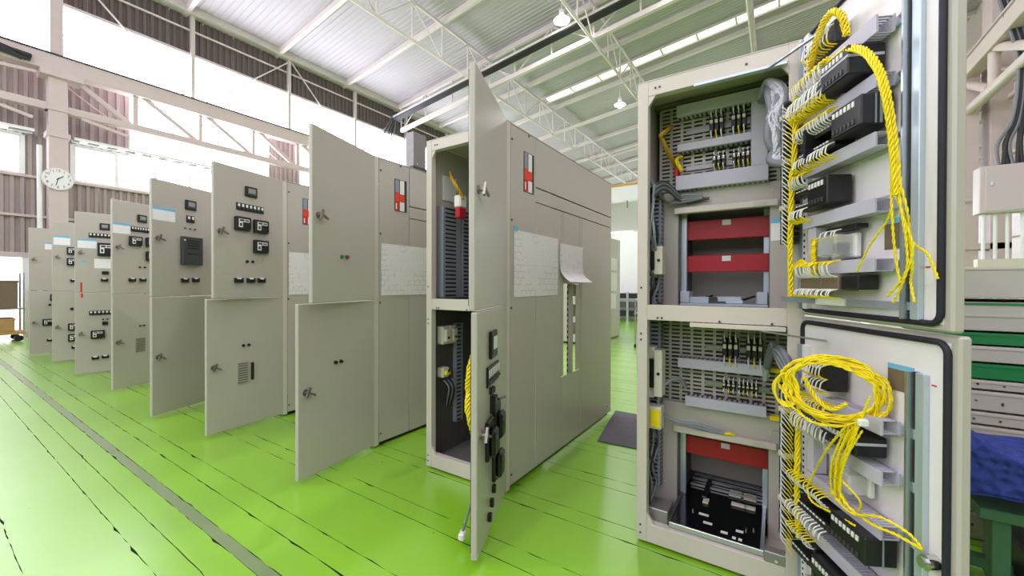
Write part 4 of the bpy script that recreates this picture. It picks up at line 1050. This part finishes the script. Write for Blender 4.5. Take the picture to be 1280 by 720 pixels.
# relays with wired terminal ends
def dev(d, name, u0, u1, n1, z0, z1, m_=BLACK, stripe=None):
    mb = MB().box(-u1, -u0, .012, n1, z0, z1, m_, .004)
    if stripe is not None: mb.box(-u1 - .0015, -u0, n1 * .15, n1 + .0015, stripe - .004, stripe + .004, DUCT)
    for k in range(int((u1 - u0 - .02) / .018)): mb.box(-u0 - .012 - k * .018 - .010, -u0 - .012 - k * .018, n1, n1 + .003, z0 + (z1 - z0) * .7, z0 + (z1 - z0) * .88, WHITE).box(-u0 - .012 - k * .018 - .010, -u0 - .012 - k * .018, n1, n1 + .003, z0 + (z1 - z0) * .12, z0 + (z1 - z0) * .28, DGREY)
    return mb.build(name, d)
def row_wires(d, u0, u1, n, z, dz, step=.018, r=.0024, first=WHITE, second=YELLOW, out=.03):
    mw = MB(); my = MB(); u_ = u0
    while u_ < u1:
        j = random.uniform(-.004, .004); s_ = random.uniform(.85, 1.15)
        p = [(-u_, n, z), (-u_ - j, n + out * .7 * s_, z + dz * .2), (-u_ - j, n + out * .9 * s_, z + dz * .7)]
        mw.tube(spline(p, 4), r, first, 5)
        q = [p[-1], (-u_ + j, n + out * .5 * s_, z + dz * .92), (-u_, n - .01, z + dz)]
        my.tube(spline(q, 4), r, second, 5); u_ += step
    mw.build('terminal_wires', d, kind='stuff'); my.build('terminal_wires', d, kind='stuff')
dev(u9, 'terminal_block', .14, .30, .055, 2.12, 2.20); row_wires(u9, .15, .30, .055, 2.185, -.07, .016)
bundle(u9, [(.16, .06, 2.10), (.22, .08, 2.12), (.28, .09, 2.17), (.33, .085, 2.20), (.36, .07, 2.17), (.37, .06, 2.1)], 5, .010, .003)
dev(u9, 'auxiliary_relay', .33, .465, .115, 1.93, 2.02, BLACK, 1.985)
dev(u9, 'terminal_block', .10, .33, .075, 1.955, 2.01, DGREY); row_wires(u9, .11, .33, .078, 2.0, -.085, .014, out=.04); row_wires(u9, .115, .33, .078, 1.97, -.06, .014, out=.03); row_wires(u9, .11, .32, .078, 2.0, .06, .015)
dev(u9, 'auxiliary_relay', .36, .50, .10, 1.765, 1.855, BLACK); D9(u9, 'relay_rib', .4995, .502, .045, .052, 1.767, 1.853, DUCTD); D9(u9, 'relay_rib', .4995, .502, .06, .064, 1.767, 1.853, DUCTD)
dev(u9, 'relay_socket', .13, .34, .075, 1.815, 1.835, BLACK); dev(u9, 'relay_socket', .13, .34, .08, 1.755, 1.785, BLACK); row_wires(u9, .14, .35, .08, 1.83, .05, .016); row_wires(u9, .14, .35, .082, 1.765, -.05, .016)
D9(u9, 'separator', .22, .235, .01, .11, 1.75, 1.85, BLACK)
dev(u9, 'auxiliary_relay', .21, .325, .09, 1.57, 1.665, BLACK); dev(u9, 'relay_socket', .10, .22, .075, 1.63, 1.655, BLACK); dev(u9, 'relay_socket', .10, .22, .075, 1.575, 1.60, BLACK); row_wires(u9, .11, .21, .078, 1.66, .05, .015); row_wires(u9, .11, .21, .078, 1.58, -.05, .015)
D9(u9, 'blank_cover', .37, .50, .001, .006, 1.56, 1.69, BEIGE_IN, .002)
# small timer with clear cover, fed by yellow leads
D9(u9, 'timer_base', .25, .37, .012, .03, 1.385, 1.465, WHITE, .004); D9(u9, 'timer_cover', .26, .36, .031, .085, 1.39, 1.46, CLEAR, .006); D9(u9, 'timer_relay', .30, .345, .031, .06, 1.40, 1.435, DGREY, .003)
D9(u9, 'terminal_block', .25, .40, .012, .05, 1.475, 1.49, BLACK, .002); row_wires(u9, .26, .34, .05, 1.48, -.03, .018)
bundle(u9, [(.21, .06, 1.33), (.215, .07, 1.4), (.225, .07, 1.46)], 4, .01, .004)
D9(u9, 'terminal_block', .14, .27, .012, .075, 1.275, 1.325, BROWN, .003); D9(u9, 'terminal_block', .275, .36, .012, .075, 1.275, 1.325, BROWN, .003); D9(u9, 'terminal_block', .365, .445, .012, .07, 1.28, 1.325, BLACK, .003)
row_wires(u9, .15, .26, .075, 1.32, .055, .015); row_wires(u9, .28, .36, .075, 1.32, .055, .015); row_wires(u9, .15, .26, .075, 1.28, -.03, .015); row_wires(u9, .28, .36, .075, 1.28, -.03, .015)
mb = MB()
for k in range(5): mb.tube(spline([(-.2 - k * .006, .06, 1.32), (-.18 - k * .008, .085, 1.36), (-.13 - k * .01, .09, 1.372 + k * .004), (-.10, .085, 1.34)], 5), .0036, YELLOW, 5)
mb.build('wire_bundle', u9)
# stay bar, sticker, red mark
MB().beam((.03, .06, 1.236), (-.565, .012, 1.236), .004, .022, DUCTD).beam((-.19, .0475, 1.236), (-.33, .036, 1.236), .006, .023, WHITE).build('stay_bar', u9)
D9(u9, 'data_label', .45, .54, .0012, .003, 1.40, 1.475, BROWN); D9(u9, 'label_strip', .45, .54, .0012, .0035, 1.475, 1.49, BLUEST)
D9(l9, 'data_label', .45, .54, .0012, .003, .985, 1.047, BROWN); D9(l9, 'label_strip', .45, .54, .0012, .0035, 1.047, 1.062, BLUEST)
D9(u9, 'red_mark', .592, .606, .0012, .002, 1.34, 1.344, REDST); D9(l9, 'red_mark', .593, .608, .0012, .002, 1.026, 1.03, REDST)
# big twisted bundle with loose ends
main = [(.30, .07, 2.05), (.386, .09, 2.035), (.455, .10, 2.015), (.52, .10, 1.966), (.571, .10, 1.889), (.599, .10, 1.806), (.604, .09, 1.714), (.608, .085, 1.627), (.612, .08, 1.54)]
bundle(u9, main, 4, .0062, .0034, YELLOW, 11); bundle(u9, [(a + .003, b + .01, c - .009) for a, b, c in main], 3, .005, .003, YELLOW, 14)
def wire(d, pts, r=.0028, m_=YELLOW, wob=.006):
    q = []
    for i, p in enumerate(pts): q.append((-p[0] + random.uniform(-wob, wob), p[1], p[2]))
    mb = MB(); strands(mb, q, 2, r * .75, r * .75, m_, 9, 12, 5); return mb.build('wire', d)
random.seed(31)
for pts in ([(.608, .085, 1.63), (.60, .09, 1.546), (.575, .08, 1.477), (.51, .08, 1.41), (.45, .08, 1.334)],
            [(.61, .085, 1.61), (.615, .08, 1.493), (.625, .07, 1.411), (.61, .06, 1.329), (.542, .06, 1.262)],
            [(.61, .085, 1.61), (.62, .075, 1.49), (.625, .06, 1.39), (.595, .06, 1.308), (.565, .055, 1.245)],
            [(.61, .085, 1.59), (.622, .07, 1.493), (.618, .05, 1.412), (.632, .03, 1.373), (.648, .02, 1.31)],
            [(.61, .085, 1.55), (.625, .065, 1.431), (.62, .055, 1.349), (.60, .045, 1.303), (.62, .045, 1.25)],
            [(.606, .09, 1.63), (.605, .09, 1.55), (.60, .085, 1.46), (.59, .075, 1.38), (.60, .065, 1.30)]): wire(u9, pts)
# lower door devices
dev(l9, 'terminal_block', .19, .30, .08, .93, 1.03, BLACK); row_wires(l9, .2, .30, .08, 1.02, -.05, .016); row_wires(l9, .2, .30, .08, .97, -.05, .016)
dev(l9, 'auxiliary_relay', .30, .465, .10, .775, .835, BLACK, .815)
dev(l9, 'terminal_block', .11, .34, .08, .80, .845, DGREY); row_wires(l9, .12, .34, .08, .84, .05, .015); row_wires(l9, .12, .34, .08, .81, -.06, .015, second=CREAM)
D9(l9, 'timer_base', .33, .42, .012, .03, .63, .70, WHITE, .004); D9(l9, 'timer_cover', .335, .415, .031, .085, .632, .695, CLEAR, .006); wire(l9, [(.36, .09, .68), (.42, .1, .675), (.45, .08, .64), (.44, .07, .60)])
dev(l9, 'relay_socket', .10, .33, .08, .515, .54, BLACK); dev(l9, 'relay_socket', .10, .33, .085, .455, .485, BLACK); row_wires(l9, .11, .33, .082, .54, .04, .017); row_wires(l9, .11, .33, .088, .46, -.04, .017, second=CREAM)
dev(l9, 'auxiliary_relay', .35, .505, .10, .472, .555, BLACK); D9(l9, 'relay_rib', .5045, .507, .05, .054, .474, .553, DUCTD)
dev(l9, 'relay_socket', .10, .24, .08, .33, .355, BLACK); dev(l9, 'auxiliary_relay', .25, .40, .10, .26, .345, BLACK); row_wires(l9, .11, .24, .082, .35, .03, .016); dev(l9, 'relay_socket', .10, .24, .085, .27, .30, BLACK)
dev(l9, 'auxiliary_relay', .3, .45, .09, .07, .14, BLACK)
MB().cyl((-.612, .001, .565), (-.612, .03, .565), .02, CHROME, 12).cyl((-.612, .03, .565), (-.612, .04, .565), .014, STEEL, 10).build('latch_nut', l9)
# hanging coil of yellow wire
random.seed(8)
cu_, cn_, cz_ = .39, .118, .957
coil = MB()
for k in range(10):
    a_ = random.uniform(.88, 1.1); b_ = random.uniform(.84, 1.08); du = random.uniform(-.012, .012); dz = random.uniform(-.014, .014); pts = []; ph = random.uniform(0, 6); dn = random.uniform(-.012, .014)
    for i in range(40):
        t = 2 * math.pi * i / 40; w_ = 1 + .035 * math.sin(3 * t + ph)
        pts.append((-(cu_ + du + .082 * a_ * w_ * math.cos(t)), cn_ + dn - .092 * a_ * w_ * math.cos(t) + .006 * math.sin(7 * t + ph), cz_ + dz + .098 * b_ * w_ * math.sin(t)))
    for h in (0, 1):
        q = []
        for i in range(80):
            a0 = Vector(pts[(i // 2) % 40]); a1 = Vector(pts[(i // 2 + 1) % 40]); p = a0.lerp(a1, .5 * (i % 2)); t = 2 * math.pi * i / 80; ww = 2 * math.pi * i / 7.27 + h * math.pi
            q.append(p + Vector((-.66 * math.cos(t), -.74 * math.cos(t), math.sin(t))).normalized() * (.0027 * math.cos(ww)) + Vector((-.74, .66, 0)) * (.0027 * math.sin(ww)))
        coil.tube(q, .0026, YELLOW, 5, close=True)
coil.build('wire_coil', l9)
mb = MB()
for k in range(4):
    pts = []
    for i in range(24):
        t = 2 * math.pi * i / 24; pts.append((-(.30 + .02 * math.cos(t) + k * .004), .215 - .028 * math.cos(t), .935 + (.045 + k * .004) * math.sin(t)))
    mb.tube(pts, .0036, YELLOW, 6, close=True)
mb.build('wire_coil', l9)
bundle(l9, [(.33, .17, .985), (.35, .15, .93), (.40, .13, .90), (.44, .11, .93)], 3, .005, .003)
for pts in ([(.50, .10, .924), (.45, .11, .829), (.385, .105, .724), (.36, .1, .63), (.442, .1, .597), (.53, .08, .634), (.585, .05, .625), (.61, .035, .599)],
            [(.52, .10, .974), (.48, .11, .85), (.421, .11, .71), (.399, .1, .611)], [(.478, .13, .879), (.372, .12, .765), (.268, .1, .64), (.223, .1, .561)],
            [(.50, .11, .914), (.448, .11, .796), (.391, .1, .671), (.428, .1, .614), (.503, .08, .598), (.561, .06, .604), (.612, .035, .598)],
            [(.47, .12, .86), (.42, .12, .76), (.39, .11, .66), (.38, .1, .60)], [(.45, .12, .85), (.40, .12, .75), (.37, .11, .68), (.36, .1, .61)], [(.223, .1, .561), (.26, .1, .53), (.36, .09, .545), (.45, .09, .56)]):
    bundle(l9, pts, 2, .0026, .0026, YELLOW, 12, 'wire')
for k in range(4): wire(l9, [(.50 - k * .015, .11, .87), (.43 + random.uniform(-.02, .02), .11, .76), (.38 + random.uniform(-.02, .02), .1, .67), (.37 + .02 * k, .09, .60)], .0026)
MB().box(-.52, -.505, .1, .125, .885, .905, WHITE, .003).build('cable_tag', l9)
# thin door stays
MB().cyl((-.06 - ox, 2.05 - oy, 2.215), (.12 - ox, 1.85 - oy, 2.215), .006, STEEL, 6).build('door_stay', c9)
MB().cyl((-.06 - ox, 2.03 - oy, 1.095), (.15 - ox, 1.86 - oy, 1.09), .004, STEEL, 6).build('door_stay', c9)

# ================================================================== THINGS AROUND
# stacked panels beyond the wired cabinet's door
zz = 0.0; stack = [(.14, 0), (.14, 0), (.13, 0), (.085, 1), (.062, 1), (.11, 1), (.055, 1), (.08, 2), (.092, 0), (.065, 2), (.155, 0), (.16, 0), (.16, 0)]
ords = ['lowest', 'second lowest', 'third lowest', 'fourth lowest', 'fifth lowest', 'sixth lowest', 'seventh lowest', 'lower green-striped', 'plain one between the green-striped', 'upper green-striped', 'third from top', 'second from top', 'topmost']
hs = [(0.0, .14, 0), (.14, .30, 0), (.30, .47, 0), (.47, .585, 0), (.59, .655, 0), (.66, .762, 0), (.767, .818, 0), (.82, .90, 2), (.905, .990, 0), (.993, 1.057, 2), (1.062, 1.212, 1), (1.228, 1.39, 0)]
nm = ['lowest of all', 'second from the floor', 'third from the floor', 'fourth from the floor', 'fifth from the floor', 'sixth from the floor', 'just below the lower green one', None, 'between the two green ones', None, 'second from the top', 'topmost of the stack']
for i, (a, c, k) in enumerate(hs):
    lab = ('green painted steel panel, %s of two in the panel stack' % ('lower' if i == 7 else 'upper')) if k == 2 else 'pale beige steel panel in the stack, %s' % nm[i]
    x0 = .72 + random.uniform(-.01, .01)
    t = thing('stacked_panel', (x0, 3.0, a), lab, 'panel', 'stacked steel panels')
    MB().box(0, 1.9, 0, .9, .004, c - a - .002, GREENP if k == 2 else STACKP, .003).build('pan', t)
    MB().box(.003, 1.897, -.004, 0, c - a - .016, c - a - .004, GREENP if i in (10,) else (GREENP if k == 2 else FRAME)).build('rolled_edge', t)
    if k == 1 or i == 10: MB().box(.003, 1.897, -.004, 0, (c - a) * .5, (c - a) * .56, STACKP).build('ridge', t)
    mb = MB()
    for q in range(5):
        mb.cyl((.12 + q * .09, -.001, (c - a) * .5 + random.uniform(-.015, .015)), (.12 + q * .09, .001, (c - a) * .5), .005, DGREY, 8)
    if k == 0 and i < 8: mb.build('bolt_holes', t, kind='stuff')
# green bench under a blue quilted blanket
bn = thing('work_bench', (.62, 2.2, 0), 'dark green steel bench under the blue blanket', 'bench')
for x_ in (.04, .95):
    for y_ in (0, .5): MB().box(x_, x_ + .05, y_, y_ + .05, 0, .44, GREEND, .003).build('leg', bn)
MB().box(0, 1.05, -.03, .58, .44, .48, GREEND, .004).build('top', bn)
MB().box(.0, 1.05, .2, .25, .15, .19, GREEND).build('stretcher', bn)
mb = MB().box(.16, .9, .1, .5, .0, .14, DGREY, .01).box(.16, .9, .1, .5, .15, .3, BLACK, .01)
mb.build('stored_crate', None, loc=(.62, 2.2, 0), label='dark crate stored under the green bench', cat='crate')
v = []; f = []; n, m = 26, 22
for j in range(m + 1):
    for i in range(n + 1):
        s_, t = i / n, j / m
        x_ = .56 + 1.15 * s_
        if t < .35: y_ = 2.13 - .02 * math.sin(s_ * 14) * (1 - t / .35); z = .54 + .03 * math.sin(s_ * 6) + (t / .35) * .09
        else: y_ = 2.13 + (t - .35) / .65 * .65; z = .62 + .02 * math.sin(s_ * 9 + t * 5)
        bump_ = .14 * math.exp(-((s_ - .03) / .13) ** 2) * math.exp(-((t - .5) / .25) ** 2)
        v.append((x_ + .01 * math.sin(t * 9), y_, z + bump_ - .12 * s_ * (1 if t > .2 else t / .2) + .006 * math.sin(s_ * 30 + t * 17)))
k = len(v); v += [(a[0], a[1] + .008, a[2] - .014) for a in v]; w = n + 1
for j in range(m):
    for i in range(n):
        q = (j * w + i, j * w + i + 1, (j + 1) * w + i + 1, (j + 1) * w + i); f.append(q); f.append(tuple(k + a for a in q[::-1]))
MB().add([(a[0] - .56, a[1] - 2.13, a[2] - .45) for a in v], f, BLANKET, True).build('moving_blanket', None, loc=(.56, 2.13, .45), label='blue quilted moving blanket draped over the green bench', cat='blanket')
# grey mat behind the aisle
mb = MB(); P = [(-1.385, 4.02), (-1.24, 3.15), (.2, 3.25), (.2, 4.02)]
mb.prism([P[0], P[1], P[2], P[3]], 'z', .002, .008, MATGREY); mb.build('floor_mat', None, label='dark grey rubber floor mat on the green floor', cat='mat')
# cabinet of the next row, seen through the gap
cb = thing('switchgear_cabinet', (-3.34, 8.1, 0), 'closed cabinet seen through the gap, three paper sheets on its side', 'cabinet', CABGROUP)
MB().box(-.68, 0, 0, 1.9, .03, 2.42, BEIGE, .004).build('body', cb); MB().box(-.66, -.02, .03, 1.87, 0, .03, BLACK).build('plinth', cb)
MB().box(-.66, -.01, -.03, 0, .05, 2.38, BEIGE, .003).build('door', cb)
for a, c, z0, z1, w_ in ((9.3, 9.75, 1.65, 1.95, 'highest'), (9.25, 9.75, 1.15, 1.6, 'middle'), (9.28, 9.7, .72, 1.1, 'lowest')): sheet(-3.34 + .001, a, c, z0, z1, 'small paper sheet on the cabinet through the gap, %s of three' % w_, 0, None, False)
# trolley through the gap
tl = thing('steel_trolley', (-2.45, 8.3, 0), 'tall wheeled steel trolley standing in the aisle gap', 'trolley')
for x_ in (0, .55):
    for y_ in (0, .4):
        MB().cyl((x_, y_, .08), (x_, y_, 1.0), .016, STEEL, 8).build('post', tl); MB().cyl((x_ - .015, y_, .04), (x_ + .015, y_, .04), .04, BLACK, 10).build('wheel', tl)
for z in (.2, .7): MB().box(-.02, .57, -.02, .42, z, z + .025, STEEL).build('shelf', tl)
MB().cyl((0, 0, 1.0), (.55, 0, 1.0), .016, STEEL, 8).build('handle', tl)
rk = thing('pallet_rack', (-6.2, 14.2, 0), 'low dark rack in front of the white partition', 'rack')
for k in range(3): MB().box(0, 3.5, 0, .6, .18 + k * .32, .36 + k * .32, BLACK if k != 1 else DGREY, .01).build('load', rk)
for x_ in (0, 1.7, 3.4): MB().box(x_, x_ + .08, -.04, 0, 0, 1.05, STEEL).build('upright', rk)
# cart at the daylit doorway
ct = thing('hand_cart', (-14.55, .98, 0), 'wheeled cart loaded with boxes in front of the daylit doorway', 'cart')
MB().box(-.35, .35, -.5, .55, .16, .22, WOOD, .005).build('deck', ct)
for x_ in (-.28, .28):
    for y_ in (-.4, .45): MB().cyl((x_ - .02, y_, .07), (x_ + .02, y_, .07), .07, BLACK, 12).build('wheel', ct)
for y_ in (-.48, .53): MB().cyl((-.32, y_, .2), (-.32, y_, 1.55), .018, STEEL, 8).cyl((.32, y_, .2), (.32, y_, 1.55), .018, STEEL, 8).build('end_frame', ct)
MB().box(-.35, .35, -.5, .55, .72, .75, STEEL).build('shelf', ct)
for x0, y0, z0, w_, d_, h_, m_, lab in ((-.3, -.4, .22, .55, .8, .3, WOOD, 'pale wooden crate on the lower deck of the cart'), (-.3, -.42, .75, .5, .4, .5, BLUEBOX, 'dark blue box on the upper shelf of the cart'), (-.3, .05, .75, .5, .4, .62, BROWN, 'brown box on the upper shelf of the cart')):
    o = thing('storage_box', (-14.55 + x0, .98 + y0, z0 + .001), lab, 'box', 'boxes on the cart')
    MB().box(0, w_, 0, d_, .0, h_, m_, .008).build('body', o); MB().box(-.01, w_ + .01, -.01, d_ + .01, h_ - .05, h_, m_, .004).build('rim', o)
